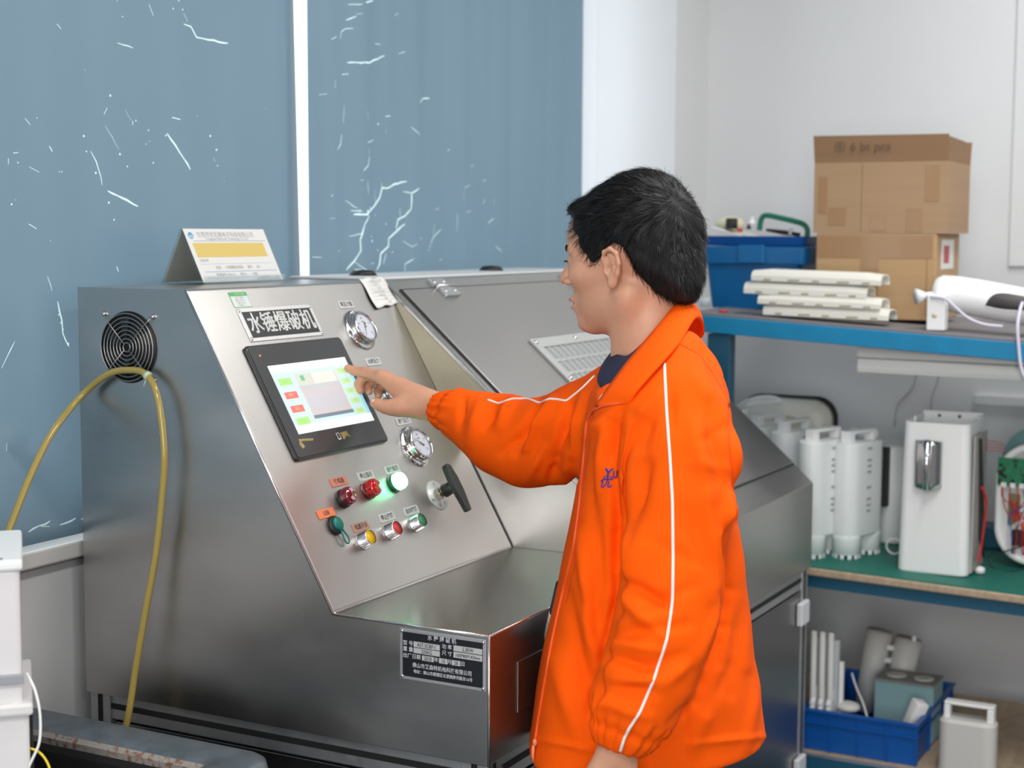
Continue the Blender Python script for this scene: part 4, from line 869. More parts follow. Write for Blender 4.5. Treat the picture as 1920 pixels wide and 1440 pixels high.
# nails, eyes
q = B(); q.smooth = True
nail = mat('nail', (.75, .50, .40), .25)
tn = W(700, 752.5, 2.690); q.sphere(tn, .0056, 14, 8, (1.0, .55, .75)); mesh_obj('thumb_nail', q, nail, parent=person)
eyew = mat('eye_white', (.75, .72, .70), .15)
for s_ in (1, -1):
    c_ = Vector(H2W((.0785, .031 * s_, .0182))); q = B(); q.smooth = True; q.sphere(c_, .0117, 20, 14); e = mesh_obj('eye', q, eyew, parent=person)
    q = B(); q.smooth = True; q.sphere(c_ + Vector(hf) * .0078 - Vector(hu) * .001, .0056, 16, 10); mesh_obj('iris', q, mat('iris_brown', (.02, .01, .006), .1), parent=e)
    q = B(); q.smooth = True
    for i in range(14):
        t = i / 13; y_ = (.0205 + .022 * t) * s_; p0 = H2W((.0925 - .007 * t * t, y_, .0200 + .002 * math.sin(t * PI))); p1 = p0 + hf * .006 + hs * s_ * (.003 * t) + hu * -.0015; q.tube([p0, (p0 + p1) / 2 + hu * -.0004, p1], [.0004, .0003, .0001], 4)
    mesh_obj('eyelashes', q, hairm, parent=person, kind='stuff')
    q = B()
    for i in range(90):
        t = random.random(); base = np.array((.0985 - .022 * t ** 1.6, (.013 + .036 * t) * s_, .036 + .005 * math.sin(t * 2.6) + random.uniform(-.0025, .0025))); pw = Vector(H2W(base)); r = bvhH.find_nearest(pw); p = r[0]; nn = r[1]
        d_ = (Vector(hs) * s_ * 1.0 + Vector(hu) * random.uniform(-.1, .35)); d_ = (d_ - nn * d_.dot(nn)).normalized(); sd_ = nn.cross(d_) * .0005
        q.add([p - sd_, p + sd_, p + d_ * .008 + nn * .0015], [(0, 1, 2)]); q.add([p + nn * .0006 - sd_, p + nn * .002, p + d_ * .008 + nn * .001], [(0, 1, 2)])
    mesh_obj('eyebrow', q, hairm, parent=person, kind='stuff')
q = B(); q.smooth = True; q.sphere(Vector(H2W((.0925, 0, -.0515))), .001, 8, 6)
lipm = mat('lip', (.48, .20, .16), .4)
def lipfn(X, Y, Z):
    A = np.abs(Y); d = elld((X, A, Z), (.0950, .006, -.0387), (.0078, .0150, .0044)); d2 = elld((X, Y, Z), (.0930, 0, -.0515), (.0088, .0175, .0050)); d = np.minimum(d, d2)
    return smax(d, -capd((X, A, Z), (.106, 0, -.0450), (.088, .022, -.0455), .0012, .0010), .001)
Pl, Fl = sn_mesh(lipfn, (.080, -.026, -.062), (.108, .026, -.030), .0013); q = B(); npB(q, HO + Pl @ HR, Fl); mesh_obj('lips', q, lipm, parent=person, fix=False)
# ---------- hair
poly = [(.125, .20), (.125, .098), (.092, .088), (.074, .092), (.072, .070), (.064, .050), (.060, .028), (.052, .012), (.040, .010), (.024, .020), (.012, .035), (-.004, .0415), (-.018, .034), (-.0265, .015), (-.030, -.004), (-.042, -.024), (-.056, -.040), (-.072, -.052), (-.095, -.060), (-.13, -.060), (-.14, .20)]
def polyd(X, Z, pl):
    d = np.full(X.shape, 1e9, np.float32); ins = np.zeros(X.shape, bool); n = len(pl)
    for i in range(n):
        ax, az = pl[i]; bx, bz = pl[i - 1]; ex, ez = bx - ax, bz - az; wx, wz = X - ax, Z - az
        t = np.clip((wx * ex + wz * ez) / (ex * ex + ez * ez), 0, 1); d = np.minimum(d, (wx - ex * t) ** 2 + (wz - ez * t) ** 2)
        c = ((az > Z) != (bz > Z)) & (X < ex * (Z - az) / (ez if abs(ez) > 1e-9 else 1e-9) + ax); ins ^= c
    d = np.sqrt(d); return np.where(ins, -d, d)
def hairfn(X, Y, Z):
    P = (X, Y, Z)
    d = elld(P, (-.016, 0, .046), (.1005, .0835, .099)); d = smin(d, elld(P, (.032, 0, .066), (.062, .062, .054)), .02)
    d = smin(d, elld(P, (-.03, 0, .105), (.055, .052, .040)), .02)
    d = smin(d, elld(P, (.064, .004, .099), (.020, .046, .011)), .012)
    d = smin(d, elld(P, (-.070, 0, -.012), (.042, .058, .052)), .02)
    n = .0007 * np.sin(X * 160 + Z * 60) * np.sin(Y * 190 + 1.3) + .0006 * np.sin(X * 90 - Z * 210 + Y * 140)
    d = d + n
    return smax(d, polyd(X + .06 * (np.abs(Y) < .0) , Z, poly), .006)
Pg, Fg = sn_mesh(hairfn, (-.135, -.11, -.075), (.12, .11, .17), .0030)
Pgw = HO + Pg @ HR; hb_ = B(); npB(hb_, Pgw, Fg); hair = mesh_obj('hair', hb_, hairm, parent=person, fix=False)
bvG = BVHTree.FromPolygons([Vector(p) for p in Pgw] + [Vector(p) for p in Ph], Fg.tolist() + (Fh + len(Pgw)).tolist())
whorl = np.array([-.088, .035, .095]); q = B()
FA = np.array([[Pg[i] for i in f] for f in Fg[::1]]); FC_ = FA.mean(1); ar = np.linalg.norm(np.cross(FA[:, 2] - FA[:, 0], FA[:, 3] - FA[:, 1]), axis=1); ar /= ar.sum()
pick = RNG.choice(len(FC_), 10000, p=ar)
for c in pick:
    p = FC_[c] + RNG.uniform(-.0015, .0015, 3)
    fl = p - whorl; fl /= np.linalg.norm(fl) + 1e-6
    down = np.array([-.12 if p[0] < 0 else .12, 0, -1.0])
    sidef = min(1, max(0, (.085 - p[2]) / .06)); g = fl * (1 - sidef * .8) + down * (sidef * .9) + np.array([.35, 0, .05]) * (1 - sidef) + RNG.normal(0, .16, 3)
    d_ = Vector(g @ HR); pw = Vector(HO + p @ HR); r = bvG.find_nearest(pw); P0_ = r[0]; nn = r[1]
    L0 = RNG.uniform(.014, .034) * (1.0 if p[2] > .05 else .62); pts = []; cur = P0_ + nn * -.001
    wv = RNG.uniform(.0003, .0006) ; lift = RNG.uniform(.001, .0030); flick = max(0, RNG.normal(0, .5)) * (1 if p[2] > .04 else .5)
    ok_ = True
    for k in range(5):
        r = bvG.find_nearest(cur)
        if r[0] is None: break
        nn = r[1]; t_ = (d_ - nn * d_.dot(nn))
        if t_.length < 1e-5: break
        t_.normalize(); pos = r[0] + nn * (-.0008 + lift * (k / 2.0) ** 1.1 + flick * .0022 * max(0, k - 2)); pts.append((pos, t_, nn))
        if k >= 3: cur = pos + t_ * L0 / 4
        else: cur = r[0] + t_ * L0 / 4
        d_ = t_ * .8 + d_ * .2
    if len(pts) < 3: continue
    vs = []
    for k, (pos, t_, nn) in enumerate(pts):
        w__ = wv * (1 - k / len(pts)) + .00005; sd_ = (nn.cross(t_) + nn * .5).normalized() * w__; vs += [pos - sd_, pos + sd_]
    q.add(vs, [(2 * k, 2 * k + 1, 2 * k + 3, 2 * k + 2) for k in range(len(pts) - 1)])
# tufts over the forehead and at the hairline
for i in range(420):
    y_ = RNG.uniform(-.045, .05); p = np.array([.082 + RNG.uniform(-.02, .004) - abs(y_) * .25, y_, .098 + RNG.uniform(-.01, .012)]); g = np.array([1.0, RNG.normal(0, .25), RNG.normal(-.05, .35)]); g /= np.linalg.norm(g); L0 = RNG.uniform(.008, .026)
    b0 = Vector(H2W(p)); d_ = Vector(g @ HR); s_ = Vector(hs) * .0002; c_ = Vector(hu) * (-RNG.uniform(0, .006)); q.add([b0 - s_, b0 + s_, b0 + d_ * L0 * .5 + s_ * .8, b0 + d_ * L0 * .5 - s_ * .8, b0 + d_ * L0 + c_], [(0, 1, 2, 3), (3, 2, 4)])
mesh_obj('hair_strands', q, mat('hair_strand', (.007, .0065, .0065), .42, spec=.35), parent=hair, fix=False, kind='stuff')
# ---------- jacket
P0h = W(1230, 720, DB); P0h[2] = 0
secs = [(612, 1250, 1296, .045), (640, 1225, 1308, .070), (664, 1195, 1330, .110), (690, 1160, 1350, .145), (712, 1124, 1360, .165), (735, 1106, 1368, .175), (800, 1094, 1380, .175), (900, 1084, 1388, .166), (1000, 1068, 1398, .164), (1100, 1048, 1407, .166), (1200, 1026, 1424, .172), (1300, 1008, 1440, .182), (1400, 994, 1456, .186), (1460, 990, 1460, .186)]
sz = np.array([zpy(s[0]) for s in secs])[::-1]; sc_ = np.array([((s[1] + s[2]) / 2 - 1230) * SC for s in secs])[::-1]; sa = np.array([(s[2] - s[1]) / 2 * SC for s in secs])[::-1]; sb = np.array([s[3] for s in secs])[::-1]
ZH = zpy(1412)
def sleeve(P, pts, rs, k=.02): return chain(P, pts, rs, k)
LS = [W(1268, 716, 2.275), W(1282, 790, 2.215), W(1290, 860, 2.185), W(1278, 950, 2.165), W(1266, 1040, 2.15), W(1262, 1115, 2.14), W(1246, 1185, 2.13), W(1218, 1265, 2.125), W(1186, 1330, 2.125), W(1170, 1368, 2.125)]
LR = [.058, .068, .072, .071, .069, .070, .069, .066, .058, .042]
LC = [W(1168, 1372, 2.125), W(1160, 1398, 2.125)]
RSl = [W(1165, 765, 2.42), W(1095, 800, 2.45), W(1030, 828, 2.50), W(990, 832, 2.535), W(940, 814, 2.565), W(895, 792, 2.59), W(858, 775, 2.615), W(842, 771, 2.63)]
RR = [.075, .069, .068, .068, .063, .048, .038, .031]
RC = [W(838, 770, 2.632), W(822, 767, 2.645)]
def jackfn(X, Y, Z):
    P = (X, Y, Z)
    lx = (X - P0h[0]) * ER[0] + (Y - P0h[1]) * ER[1]; ly = (X - P0h[0]) * ED[0] + (Y - P0h[1]) * ED[1]
    c = np.interp(Z, sz, sc_).astype(np.float32); a = np.interp(Z, sz, sa).astype(np.float32); b = np.interp(Z, sz, sb).astype(np.float32)
    dy = -.0 + (Z - 1.2) * 0
    n = 2.6; r = (np.abs((lx - c) / a) ** n + np.abs((ly - .012 - .34 * (lx - c)) / b) ** n) ** (1 / n)
    d = (r - 1) * np.minimum(a, b) * .9
    d = smax(d, Z - zpy(618), .02)
    kz = .007 + .055 * np.clip((Z - 1.25) / .12, 0, 1)
    for S_, SR, SC_, CR_, kk in ((LS, LR, LC, [.034, .033], kz), (RSl, RR, RC, [.031, .030], .03)):
        e = smin(sleeve(P, S_, SR), sleeve(P, SC_, CR_), .010); ax = np.array(SC_[1]) - np.array(SC_[0]); ax /= np.linalg.norm(ax); c_ = SC_[1] + ax * .005
        e = np.maximum(e, (X - c_[0]) * ax[0] + (Y - c_[1]) * ax[1] + (Z - c_[2]) * ax[2]); d = smin(d, e, kk)
    hem = ZH - .012 * np.clip((lx + .1) / .3, -1, 1) * 0
    return smax(d, hem - Z, .006)
allj = np.array(LS + RSl + [P0h + ER * .24, P0h - ER * .24, P0h + ED * .24, P0h - ED * .24]); lo = allj.min(0) - .09; hi = allj.max(0) + .09; lo[2] = ZH - .03; hi[2] = zpy(600)
Pj, Fj = sn_mesh(jackfn, lo, hi, .0042)
def vnorm(P, F):
    n = np.cross(P[F[:, 2]] - P[F[:, 0]], P[F[:, 3]] - P[F[:, 1]]); N = np.zeros_like(P)
    for k in range(4): np.add.at(N, F[:, k], n)
    return N / (np.linalg.norm(N, axis=1)[:, None] + 1e-12)
def smooth(P, F, it, lam=.5):
    E = np.concatenate([F[:, [0, 1]], F[:, [1, 2]], F[:, [2, 3]], F[:, [3, 0]]]); E = np.concatenate([E, E[:, ::-1]])
    cn = np.bincount(E[:, 0], minlength=len(P))[:, None] + 1e-9
    for _ in range(it):
        S = np.stack([np.bincount(E[:, 0], weights=P[E[:, 1], k], minlength=len(P)) for k in range(3)], 1); P = P + lam * (S / cn - P)
    return P
Pj = smooth(Pj, Fj, 3); Nj = vnorm(Pj, Fj)
# cloth folds: (x1,y1,x2,y2,width,amp mm) drawn on the side plane of the figure; every line only bulges or dents real cloth
FOLDS = [
 # near sleeve and chest
 (1165, 955, 1185, 800, 15.0, 15.3), (1185, 800, 1235, 745, 16.5, 8.5), (1160, 900, 1155, 1050, 10.5, -8.5), (1215, 880, 1175, 1000, 16.5, -6.8), (1200, 1000, 1175, 1100, 18.8, 6.8),
 (1170, 1090, 1260, 1140, 10.5, -10.2), (1165, 1120, 1240, 1190, 13.5, 10.2), (1150, 1190, 1290, 1170, 12.0, -6.8), (1140, 1230, 1230, 1255, 9.8, -8.5), (1150, 1205, 1240, 1220, 10.5, 6.8),
 (1300, 800, 1330, 930, 16.5, 8.5), (1330, 760, 1345, 900, 12.0, -6.8), (1320, 930, 1355, 1100, 13.5, 8.5), (1290, 960, 1330, 1080, 13.5, -5.1), (1375, 760, 1383, 940, 6.0, -13.6), (1368, 930, 1350, 1000, 9.0, 13.6),
 (1310, 1240, 1365, 1110, 10.5, 5.1), (1140, 1290, 1230, 1300, 12.0, -6.8), (1130, 1320, 1220, 1345, 10.5, 5.1), (1240, 1290, 1300, 1230, 13.5, 6.8), (1120, 1345, 1140, 1300, 9.0, 6.8),
 (1100, 820, 1140, 780, 10.5, 6.8), (1140, 860, 1165, 760, 10.5, -8.5), (1135, 800, 1120, 920, 10.5, 8.5), (1115, 960, 1128, 1100, 12.0, -6.8), (1085, 1000, 1110, 1180, 10.5, 6.8), (1150, 1000, 1160, 1150, 9.0, -8.5),
 (1065, 1200, 1130, 1330, 19.5, -8.5), (1040, 1240, 1090, 1400, 16.5, 6.8), (1095, 1150, 1125, 1260, 12.0, 6.8),
 (1146, 790, 1154, 900, 8, -8), (1154, 900, 1160, 1000, 8, -10), (1160, 1000, 1168, 1085, 8, -9), (1168, 940, 1176, 1080, 9, 6), (1200, 850, 1168, 945, 9, 7), (1215, 870, 1185, 960, 9, -6),
 (1352, 985, 1371, 1105, 8, -9), (1371, 1105, 1364, 1175, 8, -9), (1364, 1175, 1330, 1245, 8, -9), (1330, 1245, 1306, 1315, 8, -7), (1306, 1315, 1255, 1360, 8, -5),
 (1165, 1090, 1136, 1200, 8, -8), (1136, 1200, 1122, 1262, 8, -8), (1122, 1262, 1105, 1340, 8, -7),
 (1180, 1150, 1300, 1100, 12, -5), (1215, 1010, 1320, 1060, 14, -4), (1180, 1260, 1290, 1230, 13, -5), (1150, 1275, 1240, 1275, 9, 5), (1300, 1020, 1335, 1120, 14, 5),
 (1320, 1330, 1350, 1180, 12, -5), (1225, 760, 1205, 840, 12, -5), (1310, 830, 1360, 800, 10, -4), (1290, 870, 1370, 880, 12, 4), (1405, 1060, 1370, 1300, 12, -6), (1060, 1100, 1095, 1280, 12, -6), (1120, 1080, 1115, 1240, 11, -5), (1110, 860, 1105, 1000, 9, -4),
 # back
 (1385, 980, 1350, 1240, 13.5, -8.5), (1395, 1000, 1400, 1250, 12.0, 6.8), (1370, 1250, 1330, 1330, 12.0, -5.1), (1345, 1290, 1300, 1400, 13.5, 5.1), (1425, 1250, 1400, 1400, 10.5, 5.1),
 (1290, 1395, 1440, 1380, 5.2, 4.2), (1000, 1385, 1110, 1405, 5.2, 4.2), (1290, 1310, 1290, 1430, 3.0, -3.4),
 # shoulder
 (1255, 720, 1260, 800, 9.0, -5.1), (1300, 700, 1350, 780, 15.0, 5.1), (1320, 660, 1365, 760, 9.0, -5.1),
 # far sleeve
 (1035, 750, 985, 840, 9.0, 11.9), (1010, 755, 965, 850, 9.0, -11.9), (1070, 760, 1040, 860, 9.0, -11.9), (1095, 740, 1075, 850, 9.8, 10.2), (960, 750, 935, 800, 9.0, 10.2), (928, 758, 910, 800, 9.0, -10.2),
 (1045, 860, 1030, 905, 7.5, -8.5), (1065, 850, 1060, 905, 9.0, 6.8), (900, 752, 880, 830, 10.5, 6.8), (870, 745, 862, 800, 6.8, -6.8), (940, 850, 985, 800, 7.5, -8.5), (990, 900, 1020, 840, 7.5, 6.8), (1110, 740, 1085, 900, 6.0, -10.2),
]
q3 = (Pj - CP) @ CM.T; U_ = 960 + FL * q3[:, 0] / q3[:, 2]; V_ = 720 - FL * q3[:, 1] / q3[:, 2]
face = np.clip((-(Nj @ ED) + .25) / .5, 0, 1); disp = np.zeros(len(Pj)); Dp = q3[:, 2]
for f in FOLDS:
    x1, y1, x2, y2, wd, am = f[:6]; ex, ey = x2 - x1, y2 - y1; L2 = ex * ex + ey * ey; t = ((U_ - x1) * ex + (V_ - y1) * ey) / L2; tc_ = np.clip(t, 0, 1)
    sx_ = U_ - x1 - tc_ * ex; sy_ = V_ - y1 - tc_ * ey; dd = np.sqrt(sx_ ** 2 + sy_ ** 2); sgn = np.sign(sx_ * ey - sy_ * ex)
    prof_ = np.exp(-(dd / wd) ** 2) * np.clip(1.0 - np.abs(tc_ - .5) * 1.2, .25, 1)
    if len(f) > 6: prof_ = prof_ * np.where(sgn > 0, 1, .0) * 1.0 if f[6] == 1 else prof_
    disp += am * .00135 * prof_ * face
# gathers at cuffs
for cpt, apt in ((RC, RSl), (LC, LS)):
    ax = cpt[1] - cpt[0]; ax /= np.linalg.norm(ax); rel = Pj - cpt[0]; al = rel @ ax; u_, v_, _ = basis(Vector(ax)); an_ = np.arctan2(rel @ np.array(v_), rel @ np.array(u_)); rad = np.linalg.norm(rel - al[:, None] * ax, axis=1)
    wgt = np.exp(-((al + .004) / .030) ** 2) * (rad < .065); disp += wgt * (.0030 * np.sin(an_ * 17 + 2 * np.sin(an_ * 3)) + .0012 * np.sin(an_ * 29))
    dent = np.exp(-((al + .006) / .007) ** 2) * (rad < .065); disp += -.0035 * dent
disp += .0016 * np.sin(Pj[:, 0] * 21 + Pj[:, 2] * 17) * np.sin(Pj[:, 1] * 19 - Pj[:, 2] * 13)
Pj = Pj + Nj * disp[:, None]; Pj = smooth(Pj, Fj, 1, .3)
jb = B(); npB(jb, Pj, Fj); jacket = mesh_obj('jacket', jb, jackm, parent=person, fix=False)
bvJ = BVHTree.FromPolygons([Vector(p) for p in Pj], Fj.tolist())
# keep the body under the cloth
off = len(Ph) + len(P1) + len(P2); o3 = Vector(person.location)
for i, p in enumerate(P3):
    if ZH < p[2] < zpy(668):
        pv_ = Vector(p); hit, nn, _, ds = bvJ.find_nearest(pv_)
        if hit is not None and ds < .06 and (pv_ - hit).dot(nn) > -.006 and (pv_ - Vector(wr)).length > .06 and (pv_ - Vector(lw)).length > .06: person.data.vertices[off + i].co = hit - nn * .008 - o3
def onJ(x, y, h=.0):
    r = Vector(ray(x, y)).normalized(); hit = bvJ.ray_cast(Vector(CP), r)
    return (hit[0] + hit[1] * h, hit[1]) if hit[0] is not None else (None, None)
def trail(pts, n=8, h=0.0):
    out = []
    for i in range(len(pts) - 1):
        for k in range(n):
            t = k / n; p, nn = onJ(pts[i][0] + (pts[i + 1][0] - pts[i][0]) * t, pts[i][1] + (pts[i + 1][1] - pts[i][1]) * t, h)
            if p is not None: out.append(p)
    p, nn = onJ(*pts[-1], h)
    if p is not None: out.append(p)
    for _ in range(2): out = [out[0]] + [(out[i - 1] + out[i] * 2 + out[i + 1]) / 4 for i in range(1, len(out) - 1)] + [out[-1]]
    return out
q = B(); q.smooth = True; q.tube(trail([(1246, 682), (1249, 760), (1256, 850), (1261, 940), (1262, 1040), (1261, 1130), (1250, 1200), (1226, 1275), (1200, 1335), (1180, 1365), (1170, 1385), (1163, 1408)], 10, .0006), .0022, 8); mesh_obj('piping', q, whitec, parent=jacket)
q = B(); q.smooth = True; q.tube(trail([(1115, 705), (1090, 730), (1062, 752), (1045, 749), (1030, 748), (1012, 756), (990, 748), (960, 748), (935, 757), (915, 750)], 8, .0006), .0018, 8); mesh_obj('piping', q, whitec, parent=jacket)
seamm = mat('orange_seam', (.55, .05, .002), .8)
for sp in ([(1276, 646), (1312, 665), (1340, 705), (1362, 745), (1372, 770)], [(1100, 775), (1098, 850), (1090, 950), (1080, 1050), (1062, 1130)]):
    t_ = trail(sp, 8, .0001)
    if len(t_) > 3: q = B(); q.smooth = True; q.tube(t_, .0009, 6); mesh_obj('seam', q, seamm, parent=jacket)
# zip with pull
zpts = [(1187, 748), (1160, 757), (1130, 762), (1113, 770), (1101, 790), (1096, 850), (1088, 940), (1076, 1030), (1056, 1110), (1036, 1200), (1022, 1280), (1010, 1350), (1004, 1392)]
t_ = trail(zpts, 8, .001)
if len(t_) > 4: q = B(); q.smooth = True; q.tube(t_, .0022, 8); mesh_obj('zipper', q, mat('zip_orange', (.85, .10, .01), .5), parent=jacket)
zp, zn = onJ(1008, 1392); zp = zp if zp is not None else Vector(W(1000, 1392, 2.38))
q = B(); dn = Vector((0, 0, -1)); e_ = Vector(ER); q.smooth = True
q.sphere(zp - e_ * .004, .006, 10, 8, (.6, .6, 1)); q.tube([zp - e_ * .006 + dn * .004, zp - e_ * .007 + dn * .020, zp - e_ * .006 + dn * .030], [.0022, .0026, .0012], 8); mesh_obj('zip_pull', q, mat('zip_pull_orange', (.9, .25, .12), .35), parent=jacket)
# embroidered mark on the chest
q = B(); logo_pts = []
vs, fs = text_mesh('Y', 24, bold=.7, align='LEFT'); vs2, fs2 = text_mesh('优', 24, bold=.3, align='LEFT')
def emb(vs, fs, ox, oy, sl, sx=.8):
    out = []
    for x, y, z in vs:
        p, nn = onJ(ox + (x + y * sl) * sx, oy - y, .0012)
        if p is None: return
        out.append(p)
    q.add(out, fs)
emb(vs, fs, 1133, 888, .2, 1.0); emb(vs2, fs2, 1125, 905, .2, 1.0)
vs, fs = text_mesh('U', 20, bold=.5, align='LEFT'); emb(vs, fs, 1148, 890, .2, .8)
mesh_obj('embroidery', q, mat('navy_thread', (.03, .03, .28), .7), parent=jacket, fix=False)
# collars
def band(name, up, dn_, m, par, th=.003, n=6, nv=6, bulge=.004):
    A_ = spline([W(*p) for p in up], n); D_ = spline([W(*p) for p in dn_], n); k = min(len(A_), len(D_)); q = B(); q.smooth = True; cen = Vector(W(1225, 680, 2.36)); rows = []
    for j in range(nv + 1):
        v = j / nv; row = []
        for i in range(k):
            p = A_[i].lerp(D_[i], v); o_ = (p - cen); o_.z = 0; o_.normalize(); row.append(p + o_ * bulge * math.sin(v * PI))
        rows.append(row)
    q.loft(rows, (False, False), closed=False); o = mesh_obj(name, q, m, parent=par, fix=True); md = o.modifiers.new('t', 'SOLIDIFY'); md.thickness = th; md.offset = 0; return o
band('polo_collar', [(1240, 612, 2.295), (1208, 642, 2.285), (1180, 667, 2.285), (1163, 667, 2.32), (1152, 662, 2.37), (1165, 640, 2.43)], [(1225, 680, 2.262), (1190, 712, 2.250), (1150, 732, 2.252), (1129, 729, 2.275), (1122, 706, 2.34), (1140, 680, 2.44)], navy, person, .004)
q = B(); q.smooth = True; q.tube(spline([W(1152, 722, 2.25), W(1139, 735, 2.243), (W(1128, 747, 2.243)), W(1124, 757, 2.25)], 5), [.0035] * 16, 8); mesh_obj('white_undershirt', q, whitec, parent=person)
band('collar', [(1180, 612, 2.50), (1240, 590, 2.49), (1290, 572, 2.45), (1294, 562, 2.40), (1272, 566, 2.33), (1240, 604, 2.285), (1205, 645, 2.262), (1172, 684, 2.25), (1140, 728, 2.238), (1116, 762, 2.240)],
     [(1190, 680, 2.56), (1260, 660, 2.56), (1312, 636, 2.49), (1318, 610, 2.40), (1304, 597, 2.305), (1276, 641, 2.235), (1247, 674, 2.198), (1217, 707, 2.182), (1193, 736, 2.178), (1183, 756, 2.186)], jackm, jacket, .0035, bulge=.006)
# trousers and shoes
def trfn(X, Y, Z):
    P = (X, Y, Z); d = None
    for h, k, a in ((lh, lk, la), (rh, rk, ra)):
        e = chain(P, [h + np.array([0, 0, .03]), k, a - np.array([0, 0, .03])], [.066, .070, .062], .02); d = e if d is None else smin(d, e, .03)
    return smax(d, .045 - Z, .004)
mn = np.minimum(np.minimum(lh, rh), np.minimum(la, ra)) - .14; mxx = np.maximum(np.maximum(lh, rh), np.maximum(la, ra)) + .14
Pt, Ft = sn_mesh(trfn, (mn[0], mn[1], .02), (mxx[0], mxx[1], ZH + .10), .009); q = B(); npB(q, Pt, Ft); mesh_obj('trousers', q, pantm, parent=person, fix=False)
for a in (la, ra):
    def shfn(X, Y, Z):
        P = (X, Y, Z); g0 = np.array([a[0], a[1], .0]) - fdn * .055; h1 = g0 + fdn * .20
        d = chain(P, [g0 + [0, 0, .042], g0 + fdn * .11 + [0, 0, .040], h1 + [0, 0, .030]], [.042, .044, .034], .02); d = smin(d, capd(P, g0 + fdn * .045 + [0, 0, .05], g0 + fdn * .045 + [0, 0, .10], .040, .040), .02); return smax(d, .002 - Z, .003)
    Ps, Fs = sn_mesh(shfn, (a[0] - .26, a[1] - .26, -.01), (a[0] + .26, a[1] + .26, .16), .006); q = B(); npB(q, Ps, Fs); mesh_obj('shoe', q, shoem, parent=person, fix=False)
# navy and white shirt hem showing at the open front
q = B(); q.smooth = True
def shirt(z0, z1, m, nm):
    rows = []
    for z in np.linspace(z0, z1, 4):
        c = np.interp(z, sz, sc_); a = np.interp(z, sz, sa); row = []
        for t in np.linspace(-.9, .9, 10): row.append(P0h + ER * (c - a * .985 * math.cos(t) * 1.02) + ED * (.02 + .12 * math.sin(t)) + np.array([0, 0, z]))
        rows.append([Vector(p) for p in row])
    b_ = B(); b_.smooth = True; b_.loft(rows, (False, False), closed=False); o = mesh_obj(nm, b_, m, parent=person); md = o.modifiers.new('t', 'SOLIDIFY'); md.thickness = .003
shirt(zpy(1165), zpy(1110), navy, 'navy_shirt'); shirt(zpy(1185), zpy(1165), whitec, 'white_shirt_band'); shirt(zpy(1215), zpy(1185), mat('grey_shirt', (.45, .44, .42), .8), 'grey_shirt_band')
# ================================================================== STORAGE RACK AND WHAT STANDS ON IT
def ztop(y): return 1.323 + (y + .505) * .0536
def zben(y): return .7047 + (y + .781) * .0256
ZLOW = .225
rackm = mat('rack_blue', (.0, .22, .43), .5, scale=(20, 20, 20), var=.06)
rackd = mat('rack_dark_blue', (.01, .09, .16), .45)
boardg = mat('shelf_board_grey', (.20, .19, .20), .7); matg = mat('green_rubber_mat', (.0, .15, .11), .55); wood = mat('board_edge', (.42, .32, .22), .7, scale=(20, 60, 60), var=.15)
rack = thing('storage_rack', 'blue steel storage rack with a green topped bench shelf along the right wall', 'rack', (2.06, -1.1, 0))
YL, YR, X0, X1 = -.42, -1.80, 1.72, 2.42
def tilt(b, x0, x1, y0, y1, zf, h0, h1):
    vs = []
    for h in (h0, h1):
        for x, y in ((x0, y0), (x1, y0), (x1, y1), (x0, y1)): vs.append((x, y, zf(y) + h))
    return b.add(vs, [(3, 2, 1, 0), (4, 5, 6, 7), (0, 1, 5, 4), (1, 2, 6, 5), (2, 3, 7, 6), (3, 0, 4, 7)])
mesh_obj('shelf_board', tilt(B(), X0 + .004, X1, YL, YR, ztop, -.006, 0), boardg, parent=rack)
mesh_obj('front_beam', tilt(B(), X0 - .004, X0 + .03, YL + .01, YR, ztop, -.048, -.0062), rackm, parent=rack, bevel=.002)
mesh_obj('rear_beam', tilt(B(), X1 - .03, X1, YL + .01, YR, ztop, -.048, -.0062), rackm, parent=rack, bevel=.002)
mesh_obj('bench_board', tilt(B(), X0 - .012, X1, YL, YR, zben, -.023, -.0035), wood, parent=rack, bevel=.004)
mesh_obj('bench_mat', tilt(B(), X0 - .006, X1, YL, YR, zben, -.0035, 0), matg, parent=rack)
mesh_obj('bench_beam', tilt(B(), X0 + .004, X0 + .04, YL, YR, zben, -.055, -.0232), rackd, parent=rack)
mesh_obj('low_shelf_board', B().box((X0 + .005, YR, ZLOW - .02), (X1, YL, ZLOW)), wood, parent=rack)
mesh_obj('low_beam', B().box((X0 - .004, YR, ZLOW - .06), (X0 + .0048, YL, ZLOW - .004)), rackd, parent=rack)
mesh_obj('low_shelf_edge', B().box((X0 - .004, YR, ZLOW - .0038), (X0 + .0048, YL, ZLOW)), alu, parent=rack)
for (x, y) in ((X0 + .006, -.476), (X0 + .006, YR + .01), (X1 - .06, YR + .01)):
    mesh_obj('rack_post', B().box((x + .002, y - .060, 0), (x + .045, y, ztop(y - .03) - .05)), rackd, parent=rack, bevel=.002)
